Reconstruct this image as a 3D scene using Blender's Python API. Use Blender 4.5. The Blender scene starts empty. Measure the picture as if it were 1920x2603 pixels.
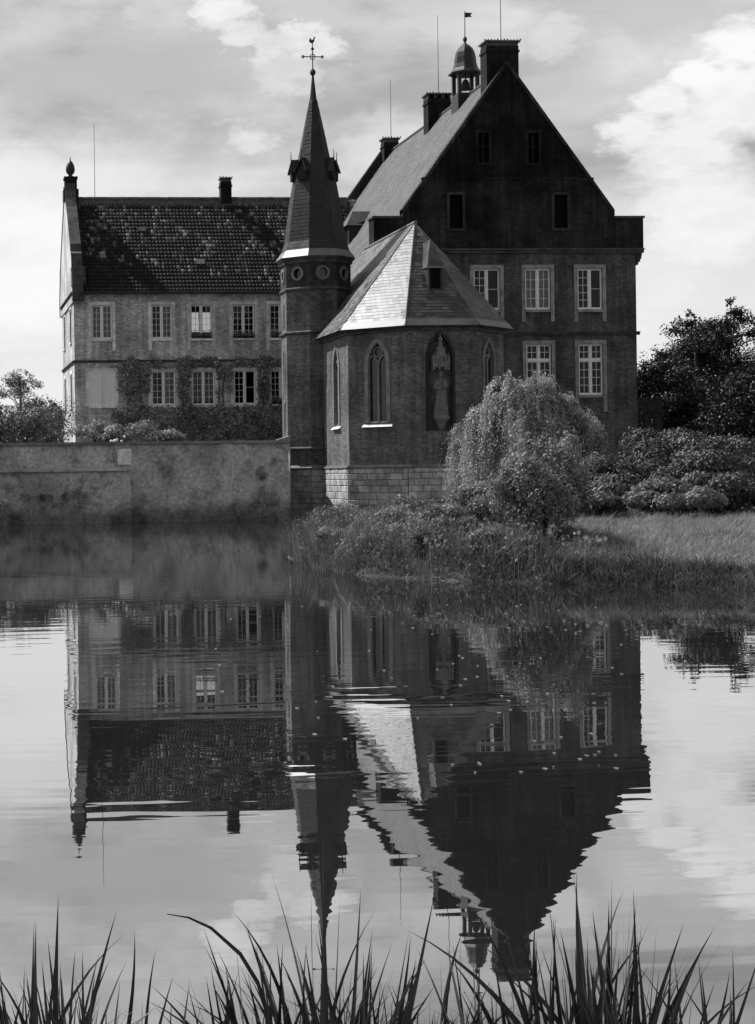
import bpy, bmesh, math, random
import numpy as np
from mathutils import Vector, Matrix
from mathutils.geometry import tessellate_polygon
random.seed(11); rng = np.random.default_rng(11)
R = math.radians
S = bpy.context.scene
COL = S.collection

# ------------------------------------------------------------------ camera, sky, sun, exposure
CAM_H = 1.92
cd = bpy.data.cameras.new("camera"); cam = bpy.data.objects.new("camera", cd); COL.objects.link(cam)
cd.sensor_fit = 'HORIZONTAL'; cd.sensor_width = 36.0; cd.lens = 36.0*4250/1920
cd.shift_x = (960-185)/1920; cd.shift_y = -(1301.5-1209)/1920
cd.clip_start = 0.1; cd.clip_end = 6000
cam.matrix_world = Matrix.Translation((0,0,CAM_H)) @ Matrix.Rotation(-R(4.5),4,'Z') @ Matrix.Rotation(R(90),4,'X') @ Matrix.Rotation(-0.0125,4,'Z')
S.camera = cam

SUN_AZ = 45.0      # degrees the sun stands behind the plane of the fronts, on the left
SUN_EL = 49.0
sdir = Vector((-math.cos(R(SUN_AZ))*math.cos(R(SUN_EL)), math.sin(R(SUN_AZ))*math.cos(R(SUN_EL)), math.sin(R(SUN_EL))))
ld = bpy.data.lights.new("sun", 'SUN'); ld.energy = 4.2; ld.angle = R(0.6); ld.color = (1,1,1)
sun = bpy.data.objects.new("sun", ld); COL.objects.link(sun)
sun.rotation_mode = 'QUATERNION'; sun.rotation_quaternion = sdir.to_track_quat('Z','Y'); sun.location = (-40,60,60)

W = bpy.data.worlds.new("World"); S.world = W; W.use_nodes = True
S.view_settings.view_transform = 'Standard'; S.view_settings.look = 'None'
S.view_settings.gamma = 1.0; S.view_settings.use_curve_mapping = False
S.view_settings.exposure = 0.47
S.cycles.max_bounces = 5; S.cycles.diffuse_bounces = 3; S.cycles.transparent_max_bounces = 8; S.cycles.adaptive_threshold = .02
S.cycles.caustics_reflective = False; S.cycles.caustics_refractive = False
S.cycles.use_denoising = True

class NT:
    """small helper round a node tree"""
    def __init__(s, t): s.t = t; s.n = t.nodes; s.l = t.links
    def new(s, typ, **kw):
        n = s.n.new(typ)
        for k, v in kw.items():
            setattr(n, k, v)
        return n
    def put(s, sock, v):
        if isinstance(v, bpy.types.NodeSocket): s.l.new(v, sock)
        elif isinstance(v, (int, float)) and sock.type in ('RGBA',): sock.default_value = (v, v, v, 1)
        else: sock.default_value = v
    def math(s, op, a, b=None, c=None, clamp=False):
        n = s.new('ShaderNodeMath', operation=op, use_clamp=clamp)
        s.put(n.inputs[0], a)
        if b is not None: s.put(n.inputs[1], b)
        if c is not None: s.put(n.inputs[2], c)
        return n.outputs[0]
    def vmath(s, op, a, b=None):
        n = s.new('ShaderNodeVectorMath', operation=op)
        s.put(n.inputs[0], a)
        if b is not None: s.put(n.inputs[1], b)
        return n.outputs[1] if op in ('DOT_PRODUCT','LENGTH','DISTANCE') else n.outputs[0]
    def noise(s, vec, scale, detail=4, rough=.55, dist=0):
        n = s.new('ShaderNodeTexNoise'); s.put(n.inputs['Vector'], vec)
        n.inputs['Scale'].default_value = scale; n.inputs['Detail'].default_value = detail
        n.inputs['Roughness'].default_value = rough; n.inputs['Distortion'].default_value = dist
        return n.outputs['Fac']
    def ramp(s, v, a, b, lo=0., hi=1., smooth=True):
        n = s.new('ShaderNodeMapRange'); n.interpolation_type = 'SMOOTHSTEP' if smooth else 'LINEAR'
        s.put(n.inputs[0], v)
        for i, x in enumerate((a, b, lo, hi)): s.put(n.inputs[i+1], x)
        return n.outputs[0]
    def mixf(s, f, a, b):
        n = s.new('ShaderNodeMix', data_type='FLOAT'); s.put(n.inputs[0], f); s.put(n.inputs[2], a); s.put(n.inputs[3], b)
        return n.outputs[0]

w = NT(W.node_tree); w.n.clear()
sky = w.new('ShaderNodeTexSky', sky_type='NISHITA'); sky.sun_disc = False
sky.sun_elevation = R(SUN_EL); sky.sun_rotation = math.atan2(sdir.x, sdir.y)
sky.air_density = 1.0; sky.dust_density = 2.2; sky.ozone_density = 1.0
bw = w.new('ShaderNodeRGBToBW'); w.l.new(sky.outputs[0], bw.inputs[0])      # the photograph is black and white
tc = w.new('ShaderNodeTexCoord'); dirv = tc.outputs['Generated']
st = w.vmath('MULTIPLY', dirv, (1.0, 1.0, 2.1))
n1 = w.noise(st, 4.2, 9, .56, .35)
n2 = w.noise(w.vmath('ADD', st, (3.1, 1.7, .4)), 11.0, 7, .6, .2)
n3 = w.noise(w.vmath('ADD', st, (7.3, 2.2, 5.4)), 1.9, 3, .5, .1)
n4 = w.noise(w.vmath('ADD', w.vmath('MULTIPLY', dirv, (1.0, 1.0, 5.5)), (1.3, .2, 2.6)), 2.6, 6, .55, .3)
n5 = w.noise(w.vmath('ADD', st, (.6, 8.1, 1.2)), 26.0, 6, .62, .15)
n6 = w.noise(w.vmath('ADD', st, (4.4, .9, 3.3)), 62.0, 7, .6, .25)
tear = w.math('ADD', w.math('MULTIPLY', w.math('SUBTRACT', n6, .5), .040), w.math('MULTIPLY', w.math('SUBTRACT', n5, .5), .034))
dz = w.vmath('MULTIPLY', dirv, (1, 1, 1.35))
def blob(d, r, k):                      # a cumulus head in a given direction, its edge torn by noise
    d = Vector(d).normalized()
    dist = w.math('ADD', w.vmath('DISTANCE', dz, (d.x, d.y, d.z*1.35)), tear)
    return w.ramp(dist, r*1.25+.004, r*.55-.004, 0., k)
blobs = [blob(*q) for q in (((.161,.95,.267), .020, .9), ((.175,.951,.252), .017, .9), ((.191,.949,.244), .018, .9), ((.206,.945,.249), .016, .95), ((.219,.944,.245), .014, .9), ((.199,.952,.234), .026, .7), ((.13,.956,.262), .026, .5),
         ((.432,.873,.226), .028, 1.), ((.415,.883,.215), .020, 1.), ((.401,.893,.202), .019, .95), ((.434,.878,.203), .034, .95), ((.387,.902,.188), .018, .85), ((.412,.893,.178), .034, .85), ((.424,.895,.140), .045, .85),
         ((.182,.964,.195), .013, .65), ((.344,.907,.243), .016, .5), ((.05,.99,.125), .070, .95), ((.045,.984,.175), .034, .6), ((.262,.948,.185), .03, .45))]
field = w.math('ADD', w.ramp(w.math('ADD', w.math('MULTIPLY', n1, .82), w.math('MULTIPLY', n5, .18)), .46, .62, 0, .42), w.ramp(n4, .45, .68, 0, .20))
for b_ in blobs: field = w.math('MAXIMUM', field, w.math('MULTIPLY', b_, w.ramp(n5, .28, .58, .76, 1.0)))
field = w.math('MINIMUM', field, 1.0)
sep = w.new('ShaderNodeSeparateXYZ'); w.l.new(dirv, sep.inputs[0])
base = w.math('MULTIPLY', bw.outputs[0], w.ramp(n4, .38, .62, .70, 1.04))
base = w.mixf(w.ramp(sep.outputs[2], .02, .185, .85, 0.), base, 6.7)        # thin bright haze low down, all the way round
skyv = w.mixf(field, base, 7.0)
gb = Vector((.10,.968,.232)).normalized()      # a long grey cloud bank
gd_ = w.math('ADD', w.vmath('DISTANCE', w.vmath('MULTIPLY', dirv, (1, 1, 4.2)), (gb.x, gb.y, gb.z*4.2)), w.math('MULTIPLY', w.math('SUBTRACT', n2, .5), .16))
skyv = w.math('MULTIPLY', skyv, w.ramp(w.math('ADD', gd_, w.math('MULTIPLY', w.math('SUBTRACT', n5, .5), .06)), .16, .05, 1., .80))
cb = w.new('ShaderNodeCombineColor')
for i in range(3): w.l.new(skyv, cb.inputs[i])
bg = w.new('ShaderNodeBackground'); bg.inputs[1].default_value = 0.10
w.l.new(cb.outputs[0], bg.inputs[0])
wo = w.new('ShaderNodeOutputWorld'); w.l.new(bg.outputs[0], wo.inputs[0])

# ------------------------------------------------------------------ materials (grey: the photograph is black and white)
def newmat(name, rough=.85, spec=.25):
    m = bpy.data.materials.new(name); m.use_nodes = True
    t = NT(m.node_tree); t.n.clear()
    o = t.new('ShaderNodeOutputMaterial'); p = t.new('ShaderNodeBsdfPrincipled')
    p.inputs['Roughness'].default_value = rough; p.inputs['Specular IOR Level'].default_value = spec
    t.l.new(p.outputs[0], o.inputs[0])
    return m, t, p
def setcol(t, p, v):
    c = t.new('ShaderNodeCombineColor')
    for i in range(3): t.put(c.inputs[i], v)
    t.l.new(c.outputs[0], p.inputs['Base Color'])
def bump(t, p, h, strength=.5, dist=.02):
    b = t.new('ShaderNodeBump'); b.inputs['Strength'].default_value = strength; b.inputs['Distance'].default_value = dist
    t.put(b.inputs['Height'], h); t.l.new(b.outputs[0], p.inputs['Normal'])
def rnd(t):
    g = t.new('ShaderNodeNewGeometry'); o = t.new('ShaderNodeObjectInfo')
    return t.math('FRACT', t.math('ADD', g.outputs['Random Per Island'], o.outputs['Random']))
def objco(t): return t.new('ShaderNodeTexCoord').outputs['Object']

def brick_mat(name, v, mortar, stain=.5, streak=.3):
    m, t, p = newmat(name, .9, .15)
    uv = t.new('ShaderNodeTexCoord').outputs['UV']
    b = t.new('ShaderNodeTexBrick'); t.l.new(uv, b.inputs['Vector'])
    b.inputs['Scale'].default_value = 1.0; b.inputs['Brick Width'].default_value = .26; b.inputs['Row Height'].default_value = .085
    b.inputs['Mortar Size'].default_value = .009; b.inputs['Mortar Smooth'].default_value = .3; b.inputs['Bias'].default_value = -.1
    b.inputs['Color1'].default_value = (v*.68,)*3+(1,); b.inputs['Color2'].default_value = (v*1.28,)*3+(1,); b.inputs['Mortar'].default_value = (mortar,)*3+(1,)
    bwn = t.new('ShaderNodeRGBToBW'); t.l.new(b.outputs['Color'], bwn.inputs[0])
    co = objco(t)
    a1 = t.ramp(t.noise(co, .55, 6, .6), .33, .68, 1-stain, 1.15)
    a2 = t.ramp(t.noise(t.vmath('MULTIPLY', co, (2.6, 2.6, .20)), 1.4, 5, .6), .36, .64, 1-streak, 1.1)
    a3 = t.ramp(t.noise(co, 6.5, 6, .72), .3, .7, .74, 1.24)
    a4 = t.ramp(t.noise(t.vmath('ADD', co, (9.3, 4.1, 2.2)), 1.7, 5, .7), .62, .72, 1.0, 1.5)
    setcol(t, p, t.math('MULTIPLY', bwn.outputs[0], t.math('MULTIPLY', t.math('MULTIPLY', a1, a2), t.math('MULTIPLY', a3, a4))))
    bump(t, p, t.math('ADD', t.math('MULTIPLY', b.outputs['Fac'], -1.), t.math('MULTIPLY', t.noise(co, 14, 3), .8)), .5, .012)
    return m
def stone_mat(name, v, var=.35, scale=3., rough=.88, bmp=.4):
    m, t, p = newmat(name, rough, .2)
    co = objco(t)
    a = t.ramp(t.noise(co, scale, 6, .62), .3, .7, 1-var, 1+var*.6)
    b = t.ramp(t.noise(co, scale*7, 4, .6), .3, .7, .82, 1.15)
    c = t.ramp(rnd(t), 0, 1, .78, 1.18, False)
    setcol(t, p, t.math('MULTIPLY', t.math('MULTIPLY', a, b), t.math('MULTIPLY', c, v)))
    bump(t, p, t.noise(co, scale*5, 5, .6), bmp, .02)
    return m
def slate_mat(name, v, rough, spec=.5, var=.45, patch=.25):
    m, t, p = newmat(name, rough, spec)
    co = objco(t)
    a = t.ramp(rnd(t), 0, 1, 1-var, 1+var*.8, False)
    b = t.ramp(t.noise(co, .8, 5, .6), .35, .7, 1-patch, 1+patch)
    c = t.ramp(t.noise(co, 22, 3), .3, .7, .85, 1.15)
    setcol(t, p, t.math('MULTIPLY', t.math('MULTIPLY', a, b), t.math('MULTIPLY', c, v)))
    t.put(p.inputs['Roughness'], t.math('ADD', t.ramp(rnd(t), 0, 1, rough-.07, rough+.10, False), t.ramp(t.noise(co, 1.6, 5, .65), .35, .65, -.05, .12)))
    bump(t, p, t.noise(co, 16, 4), .25, .01)
    return m
def tile_mat(name):
    m, t, p = newmat(name, .8, .25)
    co = objco(t); r = rnd(t)
    cl = t.ramp(t.noise(t.vmath('MULTIPLY', co, (1.5, .7, .35)), 1.1, 4, .6), .40, .66, 0, 1)     # lichen comes in runs down the slope
    fl = t.ramp(t.noise(co, 11, 4, .7), .42, .6, 0, 1)
    k = t.math('MULTIPLY', t.math('MULTIPLY', t.ramp(r, .50, 1.0, 0, 1), cl), fl)
    setcol(t, p, t.math('ADD', t.math('MULTIPLY', t.ramp(t.noise(co, 2.3, 4), .3, .7, .5, 1.4), .013), t.math('MULTIPLY', k, .55)))
    bump(t, p, t.noise(co, 20, 3), .3, .01)
    return m
def plain(name, v, rough=.7, spec=.3, var=.2, scale=6.):
    m, t, p = newmat(name, rough, spec)
    co = objco(t)
    setcol(t, p, t.math('MULTIPLY', t.ramp(t.noise(co, scale, 5), .3, .7, 1-var, 1+var), v))
    return m
def leaf_mat(name, v, var=.4, trans=.25, rough=.55):
    m = bpy.data.materials.new(name); m.use_nodes = True
    t = NT(m.node_tree); t.n.clear()
    o = t.new('ShaderNodeOutputMaterial'); p = t.new('ShaderNodeBsdfPrincipled')
    p.inputs['Roughness'].default_value = rough; p.inputs['Specular IOR Level'].default_value = .3
    co = objco(t)
    a = t.ramp(rnd(t), 0, 1, 1-var, 1+var, False)
    b = t.ramp(t.noise(co, 1.3, 5), .3, .7, .62, 1.32)
    v_ = t.math('MULTIPLY', t.math('MULTIPLY', a, b), v)
    setcol(t, p, v_)
    tr = t.new('ShaderNodeBsdfTranslucent')
    c = t.new('ShaderNodeCombineColor')
    for i in range(3): t.l.new(v_, c.inputs[i])
    t.l.new(c.outputs[0], tr.inputs[0])
    mx = t.new('ShaderNodeMixShader'); mx.inputs[0].default_value = trans
    t.l.new(p.outputs[0], mx.inputs[1]); t.l.new(tr.outputs[0], mx.inputs[2]); t.l.new(mx.outputs[0], o.inputs[0])
    return m

M = {}
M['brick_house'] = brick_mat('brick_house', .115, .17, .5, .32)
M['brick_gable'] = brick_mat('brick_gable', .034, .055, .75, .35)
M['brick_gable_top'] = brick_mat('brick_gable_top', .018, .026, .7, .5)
M['brick_wing'] = brick_mat('brick_wing', .58, .62, .35, .25)
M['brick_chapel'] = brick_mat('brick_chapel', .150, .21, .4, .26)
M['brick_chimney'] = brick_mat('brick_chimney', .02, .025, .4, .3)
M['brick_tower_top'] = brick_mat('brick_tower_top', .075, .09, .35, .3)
M['surround'] = stone_mat('surround_stone', .80, .3, 2.5)
M['surround_house'] = stone_mat('house_window_stone', .30, .35, 2.5)
M['surround_dark'] = stone_mat('sooty_stone', .045, .35, 2.5)
M['trim_dark'] = stone_mat('cornice_stone', .09, .4, 2.)
M['surround_chapel'] = stone_mat('chapel_stone', .23, .3, 2.5)
M['ashlar'] = stone_mat('ashlar', .46, .35, 2.2)
M['mortar'] = plain('mortar', .13, .95, .1, .3, 8)
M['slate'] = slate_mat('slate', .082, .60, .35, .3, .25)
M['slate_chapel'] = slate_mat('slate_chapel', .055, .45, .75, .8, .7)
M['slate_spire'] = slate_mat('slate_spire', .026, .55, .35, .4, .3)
M['tile'] = tile_mat('pantile')
M['ridge'] = stone_mat('ridge_tile', .10, .4, 4)
M['lead'] = plain('lead_sheet', .13, .46, .8, .25, 5)
M['copper'] = plain('dark_sheet_metal', .022, .5, .35, .35, 4)
M['iron'] = plain('iron', .025, .6, .4, .2)
M['paint'] = plain('white_paint', .84, .55, .35, .10, 9)
M['paint_soft'] = plain('weathered_white_paint', .72, .6, .3, .15, 9)
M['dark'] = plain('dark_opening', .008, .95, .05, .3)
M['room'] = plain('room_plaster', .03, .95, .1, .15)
M['curtain'] = plain('net_curtain', .75, .9, .1, .12, 14)
M['statue'] = stone_mat('statue_stone', .21, .35, 6, .85, .3)
M['wood_dark'] = plain('dark_timber', .03, .85, .2, .5, 5)
M['bark'] = stone_mat('bark', .05, .5, 6, .95, .7)

m, t, p = newmat('window_glass', .06, .5); M['glass'] = m
o_ = [n for n in t.n if n.type == 'OUTPUT_MATERIAL'][0]
tr = t.new('ShaderNodeBsdfTransparent'); tr.inputs[0].default_value = (.72, .72, .72, 1)
gl = t.new('ShaderNodeBsdfGlossy'); gl.inputs['Roughness'].default_value = .05
fr = t.new('ShaderNodeFresnel'); fr.inputs[0].default_value = 1.28
mx = t.new('ShaderNodeMixShader'); t.l.new(fr.outputs[0], mx.inputs[0]); t.l.new(tr.outputs[0], mx.inputs[1]); t.l.new(gl.outputs[0], mx.inputs[2]); t.l.new(mx.outputs[0], o_.inputs[0])
m, t, p = newmat('leaded_glass', .16, .5); setcol(t, p, t.ramp(t.noise(objco(t), 5, 3), .3, .7, .010, .03)); M['leaded'] = m

# rendered, stained retaining wall
m, t, p = newmat('stained_render', .93, .12); co = objco(t)
a = t.ramp(t.noise(co, .5, 7, .62), .32, .66, .62, 1.18)
b = t.ramp(t.noise(t.vmath('ADD', co, (4.2, 1., 7.)), 1.15, 7, .68), .34, .50, .52, 1.)
c = t.ramp(t.noise(co, 7, 6, .7), .28, .7, .62, 1.3)
sp = t.new('ShaderNodeSeparateXYZ'); t.l.new(co, sp.inputs[0])
wet = t.ramp(t.math('ADD', sp.outputs[2], t.math('MULTIPLY', t.noise(co, 1.1, 5, .65), -.9)), -.35, .45, .38, 1.)   # damp and algae tide line
setcol(t, p, t.math('MULTIPLY', t.math('MULTIPLY', t.math('MULTIPLY', a, b), t.math('MULTIPLY', c, wet)), .47))
bump(t, p, t.math('ADD', t.noise(co, 5, 7, .7), t.math('MULTIPLY', t.noise(co, 1.2, 4), 1.2)), .9, .06); M['render'] = m

# water
m = bpy.data.materials.new('moat_water'); m.use_nodes = True; t = NT(m.node_tree); t.n.clear(); M['water'] = m
o_ = t.new('ShaderNodeOutputMaterial'); co = objco(t)
patch = t.ramp(t.noise(t.vmath('MULTIPLY', co, (.055, .085, 1)), 1., 3, .5), .38, .66, .25, 1.)       # breezy and sheltered stretches
h1 = t.noise(t.vmath('MULTIPLY', co, (.75, 3.0, 1)), 1., 1, .5, .3)
h2 = t.noise(t.vmath('MULTIPLY', co, (2.2, 8.0, 1)), 1., 1, .5, .2)
hh = t.math('MULTIPLY', t.math('ADD', h1, t.math('MULTIPLY', h2, .16)), patch)
bp = t.new('ShaderNodeBump'); bp.inputs['Strength'].default_value = 1.; bp.inputs['Distance'].default_value = .0026; t.put(bp.inputs['Height'], hh)
g_ = t.new('ShaderNodeBsdfGlossy'); g_.inputs['Roughness'].default_value = .006; g_.inputs[0].default_value = (.84, .84, .84, 1)
d_ = t.new('ShaderNodeBsdfDiffuse'); d_.inputs[0].default_value = (.030, .030, .030, 1)
t.l.new(bp.outputs[0], g_.inputs['Normal'])
fr = t.new('ShaderNodeLayerWeight'); fr.inputs[0].default_value = .5
mx = t.new('ShaderNodeMixShader'); t.put(mx.inputs[0], t.ramp(fr.outputs['Facing'], 0., .95, .25, .88, False))
t.l.new(d_.outputs[0], mx.inputs[1]); t.l.new(g_.outputs[0], mx.inputs[2]); t.l.new(mx.outputs[0], o_.inputs[0])

m, t, p = newmat('soil_and_turf', .95, .1); co = objco(t)
setcol(t, p, t.math('MULTIPLY', t.ramp(t.noise(co, .7, 6, .6), .3, .7, .55, 1.3), .075)); bump(t, p, t.noise(co, 6, 5), .8, .06); M['ground'] = m
M['leaf_willow'] = leaf_mat('silver_leaf', .37, .30, .25, .5)
M['leaf_shrub'] = leaf_mat('shrub_leaf', .155, .3, .25)
M['leaf_loose'] = leaf_mat('loose_shrub_leaf', .20, .35, .3)
M['leaf_rhodo'] = leaf_mat('evergreen_leaf', .082, .25, .10, .65)
M['leaf_dark'] = leaf_mat('dark_needle', .030, .45, .10)
M['leaf_mid'] = leaf_mat('far_leaf', .12, .4, .2)
M['leaf_ivy'] = leaf_mat('ivy_leaf', .28, .5, .15)
M['leaf_pale'] = leaf_mat('pale_leaf', .24, .45, .25)
M['grass'] = leaf_mat('meadow_grass', .25, .40, .3)
M['sedge'] = leaf_mat('bank_sedge', .13, .6, .25)
M['reed'] = leaf_mat('reed_leaf', .036, .65, .12, .45)
M['leaf_haze'] = leaf_mat('haze_paled_leaf', .22, .3, .4)  # leaf colour lightened to paint in distance haze and sky glare
M['petal'] = plain('petal', .72, .7, .2, .1)

# ------------------------------------------------------------------ helpers
def tag(o, label=None, cat=None, group=None, kind=None):
    if label: o['label'] = label
    if cat: o['category'] = cat
    if group: o['group'] = group
    if kind: o['kind'] = kind
    return o
ROOTLOC = {}
def thing(name, loc, label, cat, group=None):
    e = bpy.data.objects.new(name, None); COL.objects.link(e); e.location = loc; e.empty_display_size = .3
    ROOTLOC[e.name] = Vector(loc)
    return tag(e, label, cat, group)
def attach(o, parent):
    if parent is not None:
        o.parent = parent
        if parent.name in ROOTLOC: o.matrix_parent_inverse = Matrix.Translation(-ROOTLOC[parent.name])
def link(name, me, mat, parent=None, kind=None):
    if mat is not None and not me.materials:
        me.materials.append(M[mat] if isinstance(mat, str) else mat)
    o = bpy.data.objects.new(name, me); COL.objects.link(o); attach(o, parent)
    if kind: o['kind'] = kind
    return o
def mesh(name, v, f, mat, parent=None, kind=None, smooth=False, uv=None):
    me = bpy.data.meshes.new(name); me.from_pydata([tuple(x) for x in v], [], f)
    if uv is not None:
        l = me.uv_layers.new(name="UVMap")
        for lp in me.loops: l.data[lp.index].uv = uv[lp.vertex_index]
    if smooth:
        me.polygons.foreach_set('use_smooth', [True]*len(me.polygons))
    me.update()
    return link(name, me, mat, parent, kind)
def quads(name, V, mat, parent=None, kind=None, n=4):
    """V: (N,n,3) array of separate n-gons, made quickly"""
    V = np.ascontiguousarray(V, dtype=np.float32); N = V.shape[0]
    me = bpy.data.meshes.new(name); me.vertices.add(N*n); me.vertices.foreach_set('co', V.ravel())
    me.loops.add(N*n); me.loops.foreach_set('vertex_index', np.arange(N*n, dtype=np.int32))
    me.polygons.add(N); me.polygons.foreach_set('loop_start', np.arange(0, N*n, n, dtype=np.int32))
    me.update(calc_edges=True); me.validate()
    return link(name, me, mat, parent, kind)
def grid_mesh(name, V, mat, parent=None, kind=None, smooth=True):
    """V: (B,k,2,3) ribbons with k cross rows: blades of grass and the like"""
    B, k = V.shape[:2]; me = bpy.data.meshes.new(name)
    me.vertices.add(B*k*2); me.vertices.foreach_set('co', np.ascontiguousarray(V, dtype=np.float32).ravel())
    base_ = (np.arange(B)*k*2)[:, None, None] + (np.arange(k-1)*2)[None, :, None]
    idx = (base_ + np.array([0, 1, 3, 2])[None, None, :]).reshape(-1, 4).astype(np.int32)
    n = idx.shape[0]; me.loops.add(n*4); me.loops.foreach_set('vertex_index', idx.ravel())
    me.polygons.add(n); me.polygons.foreach_set('loop_start', np.arange(0, n*4, 4, dtype=np.int32))
    me.update(calc_edges=True)
    if smooth: me.polygons.foreach_set('use_smooth', [True]*n)
    return link(name, me, mat, parent, kind)
BOXF = [(0,1,3,2),(4,6,7,5),(0,4,5,1),(2,3,7,6),(0,2,6,4),(1,5,7,3)]
BOXQ = [(0,1,5,4),(1,2,6,5),(2,3,7,6),(3,0,4,7),(4,5,6,7),(0,3,2,1)]
def boxv(x0,x1,y0,y1,z0,z1): return [(x,y,z) for x in (x0,x1) for y in (y0,y1) for z in (z0,z1)]
def box(name, x0,x1,y0,y1,z0,z1, mat, parent=None, kind=None):
    v = boxv(x0,x1,y0,y1,z0,z1)
    uv = [(p[0]+p[1], p[2]) for p in v]
    return mesh(name, v, BOXF, mat, parent, kind, uv=uv)
class MB:
    def __init__(s): s.v = []; s.f = []
    def add(s, v, f):
        k = len(s.v); s.v += [tuple(x) for x in v]; s.f += [tuple(i+k for i in q) for q in f]; return s
    def box(s, *a): return s.add(boxv(*a), BOXF)
    def tube(s, pts, rad, seg=6):
        pts = [Vector(p) for p in pts]; n = len(pts); rings = []
        for i, p in enumerate(pts):
            d = (pts[min(i+1, n-1)]-pts[max(i-1, 0)]).normalized()
            a = d.orthogonal().normalized(); b = d.cross(a); r = rad[i] if hasattr(rad, '__len__') else rad
            rings.append([p+(a*math.cos(k*2*math.pi/seg)+b*math.sin(k*2*math.pi/seg))*r for k in range(seg)])
        # keep rings aligned
        v = [q for r_ in rings for q in r_]; f = []
        for i in range(n-1):
            best = min(range(seg), key=lambda o: (rings[i][0]-rings[i+1][o]).length)
            for k in range(seg):
                f.append((i*seg+k, i*seg+(k+1) % seg, (i+1)*seg+(k+1+best) % seg, (i+1)*seg+(k+best) % seg))
        f.append(tuple(range(seg))[::-1]); f.append(tuple((n-1)*seg+k for k in range(seg)))
        return s.add(v, f)
    def lathe(s, c, prof, seg=16, rot=0., sx=1., sy=1.):
        c = Vector(c); v = []; f = []
        for r, z in prof:
            for k in range(seg):
                a = rot+k*2*math.pi/seg; v.append(c+Vector((r*math.cos(a)*sx, r*math.sin(a)*sy, z)))
        for i in range(len(prof)-1):
            for k in range(seg): f.append((i*seg+k, i*seg+(k+1) % seg, (i+1)*seg+(k+1) % seg, (i+1)*seg+k))
        f.append(tuple(range(seg))[::-1]); f.append(tuple((len(prof)-1)*seg+k for k in range(seg)))
        return s.add(v, f)
    def build(s, name, mat, parent=None, kind=None, smooth=False): 
        return mesh(name, s.v, s.f, mat, parent, kind, smooth, uv=[(p[0]+p[1], p[2]) for p in s.v])
Z = Vector((0,0,1))
class Frame:
    """a wall plane: origin, horizontal direction u (to the right seen from outside), v up, n outward"""
    def __init__(s, o, u): s.o = Vector(o); s.u = Vector(u).normalized(); s.n = s.u.cross(Z)
    def p(s, a, b, d=0.): return s.o+s.u*a+Z*b+s.n*d
def panel(name, F, outer, holes, mat, parent=None, depth=.22, kind=None, d=0., back=False):
    """a wall face with real openings and reveals"""
    loops = [[Vector((a, b, 0)) for a, b in outer]]+[[Vector((a, b, 0)) for a, b in h] for h in holes]
    tris = tessellate_polygon(loops); flat = [q for l in loops for q in l]
    v = [F.p(q.x, q.y, d) for q in flat]; uv = [(q.x+F.o.x+F.o.y, q.y) for q in flat]
    f = []
    for tr_ in tris:
        a, b, c = [flat[i] for i in tr_]
        f.append(tuple(tr_) if (b-a).cross(c-a).z > 0 else tuple(tr_)[::-1])
    for h in holes:
        k = len(v); n = len(h)
        v += [F.p(a, b, d) for a, b in h]+[F.p(a, b, d-depth) for a, b in h]; uv += [(a, b) for a, b in h]+[(a+depth, b) for a, b in h]
        for i in range(n): j = (i+1) % n; f.append((k+i, k+j, k+n+j, k+n+i))
    return mesh(name, v, f, mat, parent, kind, uv=uv)
def fbox(mb, F, a0, a1, b0, b1, d0, d1):
    mb.add([F.p(a, b, d) for a in (a0, a1) for b in (b0, b1) for d in (d0, d1)], BOXF); return mb
def bar(mb, F, pts, w_, d0, d1, closed=False):
    """a stone or iron bar following a path on a wall plane"""
    n = len(pts); P = [Vector((a, b)) for a, b in pts]; L = []
    for i in range(n):
        q0 = P[i-1] if (i > 0 or closed) else P[i]; q1 = P[(i+1) % n] if (i < n-1 or closed) else P[i]
        t_ = (q1-q0).normalized(); nn = Vector((-t_.y, t_.x)); L.append((P[i]-nn*w_/2, P[i]+nn*w_/2))
    v = []
    for a, b in L: v += [F.p(a.x, a.y, d0), F.p(b.x, b.y, d0), F.p(b.x, b.y, d1), F.p(a.x, a.y, d1)]
    f = []
    for i in range(n if closed else n-1):
        j = (i+1) % n
        for k in range(4): f.append((i*4+k, i*4+(k+1) % 4, j*4+(k+1) % 4, j*4+k))
    if not closed: f += [(3,2,1,0), tuple((n-1)*4+k for k in range(4))]
    return mb.add(v, f)
def rect(a0, a1, b0, b1): return [(a0,b0),(a1,b0),(a1,b1),(a0,b1)]
def arch(a0, a1, b0, bs, k=1.15, n=7):
    """pointed arch outline: sill b0, springing bs"""
    W_ = a1-a0; r = W_*k; h = math.sqrt(r*r-(r-W_/2)**2); th = math.atan2(h, r-W_/2)
    pts = [(a0,b0),(a1,b0)]
    pts += [(a1-r+r*math.cos(th*i/n), bs+r*math.sin(th*i/n)) for i in range(n+1)]
    pts += [(a0+r-r*math.cos(th*i/n), bs+r*math.sin(th*i/n)) for i in range(n-1, -1, -1)]
    return pts
def circle(a, b, r, n=20): return [(a+r*math.cos(k*2*math.pi/n), b+r*math.sin(k*2*math.pi/n)) for k in range(n)]

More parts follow.
